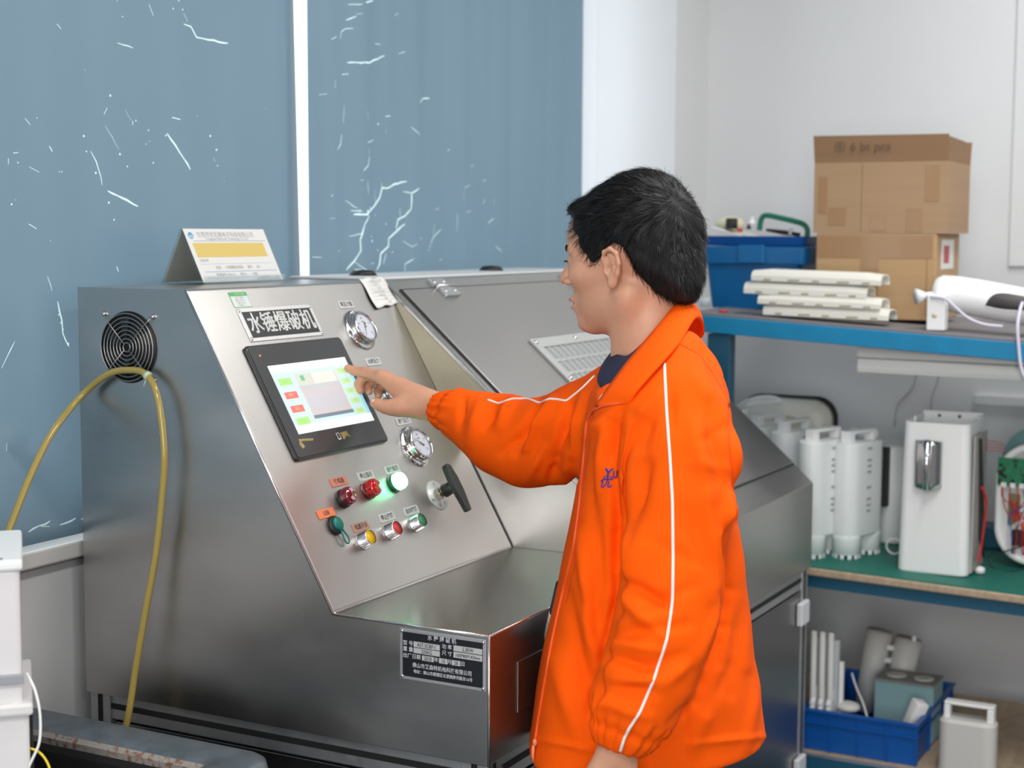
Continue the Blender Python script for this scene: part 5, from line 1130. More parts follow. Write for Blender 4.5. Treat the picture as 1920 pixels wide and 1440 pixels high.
# ---- lidded blue tote
blue = mat('blue_plastic', (.0, .12, .33), .3); blued = mat('blue_plastic_lid', (.012, .10, .36), .3)
def obj_at(name, b, m, par, **k): return mesh_obj(name, b, m, parent=par, **k)
tx = 2.0; pL, pR = onX(1308, 470, tx), onX(1511, 478, tx); bL, bR = onX(1324, 560, tx), onX(1503, 575, tx)
zt0 = ztop((pL.y + pR.y) / 2)
tote = thing('storage_tote', 'blue lidded plastic tote on the top shelf left of the cardboard boxes', 'box', (tx + .13, (pL.y + pR.y) / 2, zt0))
b = B(); zr = onX(1400, 495, tx).z
cyt, cxt = (pL.y + pR.y) / 2, tx + .13; hw = (pL.y - pR.y) / 2
def ring4(wx, wy, z, r=.015): return [Vector((cxt + x, cyt + y, z)) for x, y in rrect(wx * 2, wy * 2, r, 4)]
b.smooth = False; b.loft([ring4(.105, hw - .030, zt0 + .001), ring4(.118, hw - .018, zr), ring4(.112, hw - .024, zr), ring4(.099, hw - .036, zt0 + .006)], (False, False)); b.loft([ring4(.105, hw - .030, zt0 + .001), ring4(.099, hw - .036, zt0 + .006)], (True, True)); mesh_obj('tote_body', b, blue, parent=tote)
zp_ = onX(1400, 463, tx).z
b = B(); b.loft([ring4(.130, hw, zr), ring4(.134, hw + .003, zp_), ring4(.120, hw - .01, zp_ + .002), ring4(.120, hw - .01, zr + .01)], (True, True)); mesh_obj('tote_lid', b, blue, parent=tote, bevel=.002)
mesh_obj('lid_latch', B().box((tx - .010, cyt - .012 - .028, zr + .003), (tx - .0035, cyt - .012 + .045, zp_ + .006)), blue, parent=tote, bevel=.002)
# tray on the tote with odds and ends
zy = zp_ + .003; tray = thing('blue_tray', 'shallow blue tray of tools and papers on the lidded blue tote', 'tray', (cxt, cyt, zy))
b = B(); b.loft([ring4(.112, hw - .012, zy), ring4(.124, hw - .004, zy + .026), ring4(.119, hw - .008, zy + .026), ring4(.108, hw - .016, zy + .003)], (True, True)); mesh_obj('tray_body', b, blued, parent=tray)
zi = zy + .0035
b = B(); b.smooth = True; rows = []
for j in range(7):
    v = j / 6; rows.append([Vector((cxt - .10 + .16 * u_ / 6, cyt + hw - .018 - v * .20, zi + .001 + .045 * (1 - v) ** 1.3 + .004 * math.sin(u_ + j))) for u_ in range(7)])
b.loft(rows, (False, False), closed=False); o = mesh_obj('paper_sheets', b, paperm, loc=(cxt, cyt + .03, zi), label='curled white papers in the blue tray', cat='paper'); md = o.modifiers.new('t', 'SOLIDIFY'); md.thickness = .002
p = onX(1362, 418, cxt); b = B(); b.smooth = True; b.sphere((cxt + .03, p.y, p.z - .004), .042, 24, 14, (.9, 1, .55)); mesh_obj('ivory_cap', b, ivory, loc=(cxt + .03, p.y, p.z), label='rounded ivory plastic cap at the left of the blue tray', cat='cap')
p = onX(1372, 418, cxt - .02); b = B(); b.smooth = True; b.ring(p + Vector((0, 0, -.016)), p + Vector((0, 0, .011)), .0165, .0165, 24); b.ring(p + Vector((0, 0, .011)), p + Vector((0, 0, .013)), .0165, .013, 24); mesh_obj('black_knob', b, rubber, loc=p, label='round black knob lying in the blue tray', cat='knob')
p = onX(1387, 432, cxt - .05); b = B(); b.smooth = True; b.ring(p + Vector((0, -.006, 0)), p + Vector((0, .006, .002)), .0065, .005, 14); mesh_obj('red_fitting', b, redm, loc=p, label='small red fitting in front of the black knob', cat='fitting')
# green clamp handle
grn = mat('green_plastic', (.0, .15, .085), .4)
A_ = [(1424, 432), (1427, 412), (1436, 404), (1460, 408), (1490, 415), (1507, 421), (1514, 432), (1512, 448)]
b = B(); b.smooth = True; b.tube(spline([onX(x, y, cxt - .03) for x, y in A_], 6), .0075, 12); gl_ = mesh_obj('hand_saw', b, grn, loc=onX(1470, 430, cxt - .03), label='green C-shaped tool frame lying across the blue tray', cat='tool')
b = B(); b.smooth = True; b.tube([onX(1437, 431, cxt - .02), onX(1470, 436, cxt - .02), onX(1500, 440, cxt - .02)], [.004, .007, .005], 10); mesh_obj('tool_bar', b, mat('dark_iron', (.05, .035, .03), .4, .8), parent=gl_)
for (x, y, r_, nm, m_, lb) in ((1483, 434, .008, 'tube_clamp', chrome, 'small shiny pipe clamp inside the green tool frame'), (1484, 448, .009, 'white_fitting', white, 'small white plastic fitting at the right edge of the tray'), (1404, 425, .007, 'valve_part', rubber, 'small black valve part left of the green tool frame'), (1410, 414, .010, 'clear_fitting', white, 'pale upright fitting behind the black valve part')):
    p = onX(x, y, cxt - .06 if y > 440 else cxt - .02); b = B(); b.smooth = True; b.lathe(p - Vector((0, 0, r_)), (0, 0, 1), [(0, 0), (r_, 0), (r_, r_ * .8), (r_ * .6, r_), (r_ * .6, r_ * 1.6), (r_ * .8, r_ * 1.8), (0, r_ * 2.1)], 14); mesh_obj(nm, b, m_, loc=p, label=lb, cat='fitting')
# ---- cardboard boxes
card1 = mat('cardboard', (.40, .255, .145), .75, scale=(3, 3, 60), var=.05); cardd = mat('cardboard_inside', (.27, .155, .08), .8, scale=(3, 3, 60), var=.05); card2 = mat('cardboard_tan', (.47, .30, .15), .7, scale=(3, 3, 40), var=.06)
tape = mat('packing_tape', (.36, .20, .09), .15, coat=.5)
bx = 1.96; dz_ = .26
a1, a2 = onX(1531, 436, bx), onX(1757, 440, bx); zb2 = ztop((a1.y + a2.y) / 2) + .004; ztp = onX(1650, 438, bx).z
lb_ = thing('cardboard_box', 'lower taped cardboard box on the top shelf with a small red label', 'box', (bx + dz_ / 2, (a1.y + a2.y) / 2, zb2))
mesh_obj('carton', B().box((bx, a2.y, zb2), (bx + dz_, a1.y, ztp)), card2, parent=lb_, bevel=.003)
w_ = a1.y - a2.y
mesh_obj('packing_tape', B().box((bx - .0012, a2.y + .01, ztp - .062), (bx - .0004, a1.y - .002, ztp - .004)), tape, parent=lb_)
mesh_obj('packing_tape', B().box((bx - .0012, a2.y + w_ * .47, zb2 + .02), (bx - .0004, a2.y + w_ * .62, ztp - .062)), tape, parent=lb_)
mesh_obj('carton_label', B().box((bx + .05, a2.y - .0012, ztp - .09), (bx + .19, a2.y - .0003, ztp - .015)), paperm, parent=lb_)
mesh_obj('red_print', B().box((bx + .075, a2.y - .0016, ztp - .075), (bx + .135, a2.y - .0012, ztp - .03)), mat('carton_red', (.5, .08, .09), .6), parent=lb_)
mesh_obj('carton_seam', B().box((bx - .0006, a2.y + .022, zb2 + .01), (bx - .0001, a2.y + .024, ztp - .01)), cardd, parent=lb_)
c1, c2 = onX(1526, 370, bx), onX(1776, 370, bx); zu0 = ztp + .001; zu1 = onX(1650, 304, bx).z; zfl = onX(1650, 252, bx).z
ub = thing('cardboard_box', 'upper open cardboard box with raised flaps stacked on the taped box', 'box', (bx + dz_ / 2, (c1.y + c2.y) / 2, zu0))
t_ = .004; b = B(); b.box((bx, c2.y, zu0), (bx + dz_, c1.y, zu0 + t_)); b.box((bx, c2.y, zu0 + t_), (bx + t_, c1.y, zu1)); b.box((bx + dz_ - t_, c2.y, zu0 + t_), (bx + dz_, c1.y, zu1)); b.box((bx + t_, c2.y, zu0 + t_), (bx + dz_ - t_, c2.y + t_, zu1)); b.box((bx + t_, c1.y - t_, zu0 + t_), (bx + dz_ - t_, c1.y, zu1))
mesh_obj('carton', b, card1, parent=ub)
b = B(); b.prism([(bx, c2.y, zu1), (bx, c1.y, zu1), (bx - .006, c1.y + .003, zfl), (bx - .004, c2.y - .001, zfl - .003)], (t_, 0, 0)); fl_ = mesh_obj('flap', b, cardd, parent=ub)
b = B(); b.prism([(bx + .01, c2.y + t_, zu1), (bx + dz_ - .01, c2.y + t_, zu1), (bx + dz_ - .05, c2.y + .006, zfl - .012), (bx + .02, c2.y + .004, zfl - .008)], (0, -t_, 0)); mesh_obj('flap', b, cardd, parent=ub)
b = B(); b.prism([(bx + dz_ - t_, c2.y, zu1), (bx + dz_ - t_, c1.y, zu1), (bx + dz_ + .01, c1.y, zfl - .01), (bx + dz_ + .01, c2.y, zfl - .01)], (t_, 0, 0)); mesh_obj('flap', b, cardd, parent=ub)
def tp_(y0, y1, z0, z1, par=ub): mesh_obj('packing_tape', B().box((bx - .0012, min(y0, y1), z0), (bx - .0004, max(y0, y1), z1)), tape, parent=par)
W1 = c1.y - c2.y; H1 = zu1 - zu0
tp_(c1.y - .012, c1.y - .035, zu0 + .05, zu1 - .035); tp_(c2.y + .02, c2.y + .055, zu0 + .08, zu1 - .01); tp_(c1.y - .04, c1.y - .085, zu0 + .02, zu0 + .065); tp_(c2.y + .06, c2.y + .10, zu0 + .004, zu0 + .062); tp_(c1.y - .15, c1.y - .19, zu0 + .006, zu0 + .04)
q = B(); put_text(q, '④ 6 bt pcs', Vector((bx - .0075, (c1.y + c2.y) / 2 + .045, (zu1 + zfl) / 2 + .004)), (0, -1, 0), (0, 0, 1), .030, sx=1.1); mesh_obj('handwriting', q, mat('faded_marker', (.13, .08, .05), .8), parent=ub)
q = B(); q.box((bx - .0006, c1.y - W1 * .37, zu0 + .004), (bx - .0001, c1.y - W1 * .365, zu1 - .004)); mesh_obj('carton_seam', q, cardd, parent=ub)
# ---- stack of four white troughs
def trough(pxl, pxr, pyt, pyb, X, lab, dep=.085):
    L_0, R_0 = onX(pxl, (pyt + pyb) / 2, X), onX(pxr, (pyt + pyb) / 2 + (pxr - pxl) * .02, X); zt_, zb_ = onX((pxl + pxr) / 2, pyt, X).z, onX((pxl + pxr) / 2, pyb, X).z
    h = zt_ - zb_; y0, y1 = L_0.y, R_0.y; c0 = Vector((X + dep / 2, (y0 + y1) / 2, zb_)); r = thing('plastic_cover', lab, 'cover', c0, 'white plastic covers stacked on the top shelf')
    pf = [(0, 0), (0, h * .45), (.006, h * .80), (.016, h * .97), (.028, h), (dep - .028, h), (dep - .016, h * .97), (dep - .006, h * .8), (dep, h * .45), (dep, 0), (dep - .003, 0), (dep - .004, h * .4), (dep - .02, h * .86), (.02, h * .86), (.004, h * .4), (.003, 0)]
    b = B(); n = 8; rows = []
    for i in range(n + 1):
        t = i / n; y = y0 + (y1 - y0) * t; sc = 1 if 0 < i < n else .86; zo = (y - (y0 + y1) / 2) * .022
        rows.append([Vector((X + x, y, zb_ + zo + z * sc)) for x, z in pf])
    b.loft(rows); mesh_obj('shell', b, whitem, parent=r, bevel=.001)
    b = B()
    for i in range(5):
        y = y0 + (y1 - y0) * (.1 + i * .19); zo = (y - (y0 + y1) / 2) * .022; b.box((X - .0006, y - (.030 if i % 2 else .018), zb_ + zo + h * .08), (X + .001, y, zb_ + zo + h * .2))
    mesh_obj('vent_slots', b, mat('slot_olive', (.30, .29, .16), .6), parent=r)
    return r
trough(1430, 1666, 573, 596, 1.775, 'lowest of the four white plastic covers stacked on the top shelf')
trough(1420, 1652, 553, 575, 1.770, 'second lowest white plastic cover in the shelf stack')
trough(1394, 1625, 530, 555, 1.775, 'third white plastic cover up, jutting out to the left')
trough(1408, 1652, 508, 531, 1.775, 'topmost white plastic cover of the stack in front of the boxes')
# ---- small bits on the shelf
p = onX(1346, 580, 1.76); b = B(); b.smooth = True; zz = ztop(p.y); b.lathe((1.80, p.y, zz + .001), (0, 0, 1), [(0, 0), (.013, 0), (.013, .004), (.006, .006), (0, .007)], 14); mesh_obj('red_plug', b, redm, loc=(1.80, p.y, zz), label='tiny red plug lying on the shelf left of the white covers', cat='plug')
clear = mat('clear_plastic', (.75, .80, .82), .1, alpha=.45)
for px_, h_, lb in ((1287, .055, 'clear plastic cup on the top shelf beside the man\'s collar'), (1322, .026, 'short clear plastic cup in front of the blue tote')):
    p = onX(px_, 560, 1.93); zz = ztop(p.y); b = B(); b.smooth = True; b.lathe((1.93, p.y, zz + .001), (0, 0, 1), [(0, 0), (.014, 0), (.017, h_), (.0155, h_), (.0125, .003), (0, .003)], 20); mesh_obj('clear_cup', b, clear, loc=(1.93, p.y, zz), label=lb, cat='cup')
# ---- white appliance body lying on the shelf
X = 1.80; wd_ = thing('white_dispenser', 'white rounded appliance body with a dark opening lying at the right end of the shelf', 'appliance', (X + .05, -1.25, ztop(-1.25)))
ax = [(1751, 548, .020), (1757, 547, .034), (1768, 548, .042), (1795, 553, .046), (1850, 562, .046), (1920, 575, .045), (1990, 588, .044), (2040, 596, .036), (2046, 597, .020)]
rows = []
for (x, y, r_) in ax:
    c = onX(x, y, X + .06); rows.append([c + Vector((math.cos(t * PI / 12) * r_ * 1.25, 0, math.sin(t * PI / 12) * r_)) for t in range(24)])
b = B(); b.smooth = True; b.loft(rows); mesh_obj('housing', b, white, parent=wd_)
# dark opening bowl
c0 = onX(1880, 568, X + .005); b = B(); b.smooth = True
rows = []
hp = [(1846, 574), (1852, 562), (1863, 552), (1880, 549), (1910, 553), (1960, 562), (1990, 572), (1985, 588), (1930, 584), (1880, 581)]
outer = []
for x, y in hp:
    p = onX(x, y, X + .02); outer.append(p)
bvW = BVHTree.FromPolygons([v for v in B().loft([[onX(x, y, X + .06) + Vector((math.cos(t * PI / 12) * r_ * 1.25, 0, math.sin(t * PI / 12) * r_)) for t in range(24)] for (x, y, r_) in ax]).v], [f for f in B().loft([[onX(x, y, X + .06) + Vector((math.cos(t * PI / 12) * r_ * 1.25, 0, math.sin(t * PI / 12) * r_)) for t in range(24)] for (x, y, r_) in ax]).f])
def onW(x, y, h): r = bvW.ray_cast(Vector(CP), Vector(ray(x, y)).normalized()); return (r[0] - Vector(ray(x, y)).normalized() * h) if r[0] is not None else onX(x, y, X + .03)
hull = spline([Vector((x, y, 0)) for x, y in hp + [hp[0]]], 3)[:-1]; cc = Vector((1915, 568, 0)); rows = []
for s_ in (1.0, .75, .5, .25): rows.append([onW((cc + (p - cc) * s_).x, (cc + (p - cc) * s_).y, .0012) for p in hull])
b.loft(rows, (False, True)); mesh_obj('opening', b, mat('dark_opening', (.035, .032, .034), .3), parent=wd_)
b = B(); b.smooth = True; b.tube([p for p in rows[0]], .0012, 6, closed=True); mesh_obj('opening_lip', b, white, parent=wd_)
f0 = onX(1738, 560, X - .03); f1 = onX(1772, 560, X - .03); zf_ = ztop(f0.y) + .001; zg = onX(1750, 562, X - .03).z
b = B(); b.box((X - .03, f1.y, zf_), (X + .01, f0.y, zg + .012)); mesh_obj('foot_block', b, white, parent=wd_, bevel=.003)
b = B(); b.smooth = True; b.ring((X - .0312, (f0.y + f1.y) / 2 + .002, (zf_ + zg) / 2), (X - .030, (f0.y + f1.y) / 2 + .002, (zf_ + zg) / 2), .0065, .0065, 20); mesh_obj('foot_hole', b, ivory, parent=wd_)
b = B(); b.smooth = True; a = onX(1719, 556, X - .02); c = onX(1748, 554, X + .01); b.ring(a, a.lerp(c, .55), .019, .009, 20); b.ring(a.lerp(c, .55), c, .009, .009, 20); mesh_obj('nozzle', b, white, parent=wd_)
b = B(); b.smooth = True; b.tube(spline([onX(1745, 556, X - .035), onX(1772, 560, X - .036), onX(1790, 575, X - .036), onX(1815, 596, X - .034), onX(1845, 608, X - .03), onX(1880, 612, X - .02)], 6), .0035, 8); mesh_obj('flat_cable', b, mat('lavender_cable', (.66, .63, .74), .5), parent=wd_)
b = B(); b.smooth = True; b.tube(spline([onX(1917, 568, X - .03), onX(1913, 580, X - .06), onX(1908, 610, X - .085), onX(1910, 650, X - .09), onX(1916, 695, X - .09), onX(1935, 730, X - .09)], 6), .0042, 8); mesh_obj('flat_cable', b, mat('lavender_cable_2', (.66, .63, .74), .5), parent=wd_)
# ---- twin batten light fitting under the shelf (unlit)
X = 1.80; a, c = onX(1612, 654, X), onX(1920, 668, X); a2_, c2_ = onX(1612, 684, X), onX(1920, 700, X)
lf = thing('batten_light', 'unlit white twin batten lamp hanging under the blue shelf', 'lamp', (X, -1.2, a.z))
dr_ = (c - a) / (c.y - a.y)
def batt(p0, h, nm):
    e = p0 + dr_ * (-.85); b = B(); pf = [(-.022, -h), (-.026, -h * .3), (-.020, h), (.020, h), (.026, -h * .3), (.022, -h)]
    b.loft([[p0 + Vector((x, 0, z)) for x, z in pf], [e + Vector((x, 0, z)) for x, z in pf]]); mesh_obj(nm, b, mat('batten_white', (.84, .84, .80), .4), parent=lf, bevel=.002)
batt(a, .019, 'lamp_body'); batt(a2_, .017, 'lamp_body')
e1 = a + dr_ * -.85
mesh_obj('joining_strip', B().loft([[a + Vector((x, 0, z)) for x, z in ((-.015, -.03), (.015, -.03), (.015, -.015), (-.015, -.015))], [e1 + Vector((x, 0, z)) for x, z in ((-.015, -.03), (.015, -.03), (.015, -.015), (-.015, -.015))]]), mat('grey_strip', (.35, .36, .34), .5), parent=lf)
for t in (-.02, -.70): p = a + dr_ * t; mesh_obj('bracket', B().box((X - .02, p.y - .05, p.z + .0195), (X + .02, p.y, ztop(p.y) - .007)), ivory, parent=lf)
# ================= bench things
def zpx(px, py, X): return onX(px, py, X).z
grywhite = mat('pale_housing', (.83, .86, .85), .4)
def housing(cx, cy, z0, H, lab, r=.036, dx=.085, dy=-.030, grp='white twin filter housings on the bench', hand=.028, front='housing'):
    root = thing('filter_housing', lab, 'filter', (cx + dx / 2, cy + dy / 2, z0), grp)
    u = Vector((dx, dy, 0)); Lu = u.length; u.normalize(); v = Vector((-u.y, u.x, 0)); o = Vector((cx, cy, z0))
    def stad(rr, z, ext=0.0, n=12):
        out = []
        for i in range(n + 1): t = PI / 2 + PI * i / n; out.append(o + u * (math.cos(t) * rr - ext) + v * math.sin(t) * rr + Vector((0, 0, z)))
        for i in range(n + 1): t = -PI / 2 + PI * i / n; out.append(o + u * (Lu + math.cos(t) * rr * .93 + ext) + v * math.sin(t) * rr * .93 + Vector((0, 0, z)))
        return out
    b = B(); b.smooth = True; b.loft([stad(r * .97, .055), stad(r, .06), stad(r, H - .008), stad(r * .97, H - .002), stad(r * .9, H)]); mesh_obj('housing_body', b, grywhite, parent=root, angle=.8)
    for k, (rr, c) in enumerate(((r * 1.01, o), (r * .95, o + u * Lu))):
        b = B(); b.smooth = True; b.lathe(c + Vector((0, 0, .008)), (0, 0, 1), [(rr * .9, 0), (rr, .002), (rr, .04), (rr * 1.03, .045), (rr * .98, .052)], 28, False); b.smooth = False
        for i in range(12): a = 2 * PI * i / 12; d_ = Vector((math.cos(a), math.sin(a), 0)); s_ = Vector((-d_.y, d_.x, 0)) * .005; b.prism([c + d_ * rr * .93 - s_, c + d_ * rr * .93 + s_, c + d_ * rr + s_, c + d_ * rr - s_], (0, 0, .010))
        mesh_obj('foot_ring', b, grywhite, parent=root)
    # handle
    b = B(); hz = H + hand; s0 = -r * .45; s1 = Lu + r * .35
    def hb2(a0, a1, z0_, z1_, w=.011): b.prism([o + u * a0 - v * w + Vector((0, 0, z0_)), o + u * a1 - v * w + Vector((0, 0, z0_)), o + u * a1 + v * w + Vector((0, 0, z0_)), o + u * a0 + v * w + Vector((0, 0, z0_))], (0, 0, z1_ - z0_))
    hb2(s0, s0 + .026, H - .004, hz - .006, .013); hb2(s1 - .018, s1, H - .004, hz - .006, .013); hb2(s0, s1, hz - .008, hz, .013); mesh_obj('handle', b, white, parent=root, bevel=.002)
    b = B()
    for i, zz in enumerate((.10, .115, .13, .16, .20, .215, .23, .26, .275)):
        if zz > H - .03: break
        c = o + u * (Lu * .45) - v * (r + .0006) + Vector((0, 0, zz + .02)); b.box((-.008, -.0006, -.002), (.008, .0015, .002), Matrix((u, v, Vector((0, 0, 1)))).transposed(), c)
    mesh_obj('side_marks', b, mat('mark_grey', (.30, .32, .32), .6), parent=root)
    return root
def z_on(x, y): return zben(y) + .0008
H_ = zpx(1600, 832, 1.85) - zben(-.83)
housing(1.875, -.806, z_on(1.9, -.85), H_, 'white twin filter housing with a ladder of slots beside the white tank')
housing(1.825, -.728, z_on(1.86, -.76), H_ + .003, 'white filter housing just right of the machine corner, second from the tank')
housing(1.975, onX(1470, 900, 1.975).y, z_on(2.0, -.66), H_, 'pale blue-white filter housing behind the machine slope, third from the tank')
housing(2.045, onX(1420, 900, 2.045).y, z_on(2.1, -.60), H_, 'farthest filter housing, only its handle showing over the machine slope')
# tall manifold with valve caps
mf = thing('filter_manifold', 'white filter unit with round valve caps behind the filter housings', 'filter', (2.12, -.82, zben(-.82)))
zb_ = zben(-.82) + .001; t0 = zpx(1690, 835, 2.12)
b = B(); b.smooth = True
for (x, y, r_) in ((2.12, -.775, .040), (2.13, -.855, .043), (2.20, -.815, .042)): b.lathe((x, y, zb_), (0, 0, 1), [(0, 0), (r_ * .95, 0), (r_, .006), (r_, t0 - zb_ - .008), (r_ * .92, t0 - zb_), (0, t0 - zb_)], 28)
mesh_obj('filter_tubes', b, grywhite, parent=mf)
b = B(); b.smooth = True; b.lathe((2.09, -.775, t0 + .0005), (0, 0, 1), [(0, 0), (.058, 0), (.060, .006), (.056, .012), (0, .013)], 32); mesh_obj('manifold_head', b, white, parent=mf)
for (x, y, r_) in ((2.06, -.745, .015), (2.06, -.795, .015), (2.12, -.750, .013), (2.12, -.805, .013)):
    b = B(); b.smooth = True; b.lathe((x, y, t0 + .0125), (0, 0, 1), [(0, 0), (r_, 0), (r_, .018), (r_ * .8, .022), (r_ * .8, .026), (0, .027)], 18); mesh_obj('valve_cap', b, white, parent=mf)
p = onX(1652, 812, 2.08); b = B(); b.box((2.062, p.y - .024, t0 - .16), (2.092, p.y + .004, t0 - .002)); mesh_obj('black_bracket', b, rubber, parent=mf, bevel=.002)
# cover standing at the back left
cv = thing('oval_cover', 'cream oval appliance cover with a black rim behind the filter housings', 'cover', (2.25, -.63, zben(-.63)))
cA, cB = onX(1388, 770, 2.24), onX(1568, 770, 2.24); cz = zpx(1470, 741, 2.24); cb = zben(-.63) + .002; hh = cz - cb; ww = cA.y - cB.y; cyc = (cA.y + cB.y) / 2
def rr3(w_, h_, r_, x, zc, n=8): return [Vector((x, cyc + p[0], zc + p[1])) for p in rrect(w_, h_, r_, n)]
zc_ = cb + hh / 2
b = B(); b.smooth = True; b.loft([rr3(ww, hh, .06, 2.262, zc_), rr3(ww, hh, .06, 2.240, zc_)]); mesh_obj('black_rim', b, rubber, parent=cv)
b = B(); b.smooth = True; b.loft([rr3(ww - .012, hh - .012, .056, 2.2398, zc_), rr3(ww - .016, hh - .016, .054, 2.215, zc_ - .002), rr3(ww - .05, hh - .05, .045, 2.195, zc_ - .01)]); mesh_obj('cover_shell', b, whitem, parent=cv)
b = B(); b.smooth = True; b.loft([[p + Vector((0, .035, -.02)) for p in rr3(ww - .06, hh - .045, .06, 2.1945, zc_ - .01)], [p + Vector((0, .035, -.02)) for p in rr3(ww - .08, hh - .06, .05, 2.17, zc_ - .01)]]); mesh_obj('inner_cover', b, mat('cream_plastic', (.70, .67, .55), .45), parent=cv)
hp_ = thing('white_handle_ring', 'white looped plastic handle in front of the cream oval cover', 'handle', onX(1430, 790, 2.14))
b = B(); b.smooth = True; b.tube(spline([onX(x, y, 2.13) for x, y in ((1384, 763), (1402, 752), (1425, 745), (1450, 745), (1464, 751), (1450, 753), (1420, 758), (1384, 767))], 6), .005, 8, closed=True); mesh_obj('loop', b, white, parent=hp_)
b = B(); b.smooth = True; b.tube(spline([onX(1384, 766, 2.13), onX(1390, 800, 2.13), Vector((2.13, onX(1392, 800, 2.13).y, zben(-.6) + .006))], 6), .006, 8); mesh_obj('stem', b, white, parent=hp_)
# ---- white tank with chrome tap
fl0 = onX(1681, 1066, 1.80); fr0 = onX(1812, 1082, 1.80); z0_ = zben((fl0.y + fr0.y) / 2) + .001; ztk = zpx(1755, 802, 1.80); yc_ = (fl0.y + fr0.y) / 2; wt = fl0.y - fr0.y
tk = thing('water_dispenser', 'white upright water dispenser tank with a chrome tap plate on the green bench', 'appliance', (1.89, yc_, z0_))
DX = .185
def tkr(z, g, r_=.018, off=0.0): return [Vector((1.80 + DX / 2 + x, yc_ - off + y, z)) for x, y in rrect(DX - 2 * g, wt - 2 * g, r_, 6)]
b = B(); b.loft([tkr(z0_, .001), tkr(z0_ + .004, 0), tkr(ztk, .006), tkr(ztk + .010, .006), tkr(ztk + .010, .011), tkr(ztk - .015, .012)], (True, False)); mesh_obj('tank_shell', b, white, parent=tk)
b = B(); b.loft([tkr(ztk - .016, .0118), tkr(ztk - .012, .0125)]); mesh_obj('tank_top', b, mat('pale_green_tray', (.45, .52, .49), .4), parent=tk)
zrk = zpx(1790, 772, 1.97)
b = B()
b.box((1.93, yc_ - wt / 2 + .008, ztk + .002), (1.978, yc_ - wt / 2 + .013, zrk - .004)); b.box((1.975, yc_ - wt / 2 + .008, ztk + .002), (1.982, yc_ + wt / 2 - .012, zrk)); b.box((1.88, yc_ + wt / 2 - .018, ztk + .0), (1.978, yc_ + wt / 2 - .012, zrk - .006)); mesh_obj('raised_rim', b, white, parent=tk, bevel=.003)
b = B(); b.smooth = True
for yy in (-.02, .03): b.ring((1.9735, yc_ + yy, zrk - .012), (1.975, yc_ + yy, zrk - .012), .004, .004, 12)
mesh_obj('rim_holes', b, rubber, parent=tk)
t1, t2 = onX(1716, 870, 1.795), onX(1766, 870, 1.795); tzt, tzb = zpx(1740, 827, 1.79), zpx(1740, 913, 1.79)
b = B(); b.smooth = True; n = 16; wv_ = t1.y - t2.y
prof_t = []
for i in range(n + 1): u = i / n; prof_t.append((-.006 - .016 * math.sin(u * PI) - .004 * math.cos(u * 9), t1.y - u * wv_))
rows = []
for z in (tzb, tzb + .01, tzt - .01, tzt): rows.append([Vector((1.80 + x, y, z - (.006 * math.sin((t1.y - y) / wv_ * PI) if z < tzb + .005 else 0))) for x, y in prof_t] + [Vector((1.7995, t2.y, z)), Vector((1.7995, t1.y, z))])
b.loft(rows); tp0 = mesh_obj('chrome_tap_plate', b, chrome, parent=tk)
b = B(); b.smooth = True; b.ring((1.772, (t1.y + t2.y) / 2, tzb - .004), (1.776, (t1.y + t2.y) / 2, tzt + .004), .007, .010, 20); mesh_obj('spout', b, chrome, parent=tp0)
# open right side with board and wires
b = B(); b.box((1.835, yc_ - wt / 2 - .0045, z0_ + .004), (1.975, yc_ - wt / 2 - .0005, ztk - .02)); mesh_obj('open_side_frame', b, mat('side_grey', (.42, .40, .38), .6), parent=tk)
b = B(); ys = yc_ - wt / 2 - .006; b.prism([(1.87, ys, ztk - .03), (1.885, ys, ztk - .03), (1.965, ys, z0_ + .06), (1.96, ys, z0_ + .02), (1.905, ys, z0_ + .08)], (0, -.004, 0)); mesh_obj('dark_insulation', b, rubber, parent=tk)
redw = mat('red_wire', (.55, .02, .02), .4)
for k in range(6):
    b = B(); b.smooth = True; o_ = random.uniform(-.012, .012); b.tube(spline([(1.89 + o_, ys - .006, z0_ + .21), (1.915 + o_, ys - .013, z0_ + .17), (1.905 + o_, ys - .012, z0_ + .11), (1.885 + o_, ys - .010, z0_ + .06), (1.865 + o_ * 2, ys - .010, z0_ + .03)], 6), .0013, 6); mesh_obj('red_wire', b, redw, parent=tk)
b = B(); b.smooth = True; b.lathe((1.87, ys - .012, z0_ - .0005), (0, 0, 1), [(0, 0), (.012, 0), (.012, .012), (.006, .016), (0, .017)], 14); mesh_obj('hose_nut', b, white, parent=tk)
# ---- opened appliance with circuit board
dv0 = onX(1870, 800, 1.985); Yd = dv0.y; zd0 = zben(-1.25) + .001; zd1 = zpx(1900, 830, 1.985)
dv = thing('opened_appliance', 'opened white appliance showing a green circuit board and red wires at the right edge', 'appliance', (2.03, Yd - .09, zd0))
def capsh(x, g, w_=.19, zz1=None):
    zz1 = zz1 or zd1; return [Vector((x, Yd - w_ / 2 + p[0], (zd0 + .01 + zz1) / 2 + p[1])) for p in rrect(w_ - 2 * g, zz1 - zd0 - .01 - 2 * g, (w_ / 2 - g) * .96, 12)]
b = B(); b.smooth = True; b.loft([capsh(2.06, 0), capsh(1.99, 0), capsh(1.985, .004), capsh(1.985, .016), capsh(2.01, .018)], (True, True)); mesh_obj('casing', b, white, parent=dv)
teal = mat('teal_plastic', (.22, .40, .40), .35)
b = B(); b.smooth = True; b.loft([[p + Vector((0, 0, .0)) for p in capsh(2.12, 0, .19, zd1 + .035)], capsh(2.061, .0, .19, zd1 + .035)]); mesh_obj('teal_dome', b, teal, parent=dv)
z1_, z2_ = zpx(1890, 910, 1.984), zpx(1890, 858, 1.984)
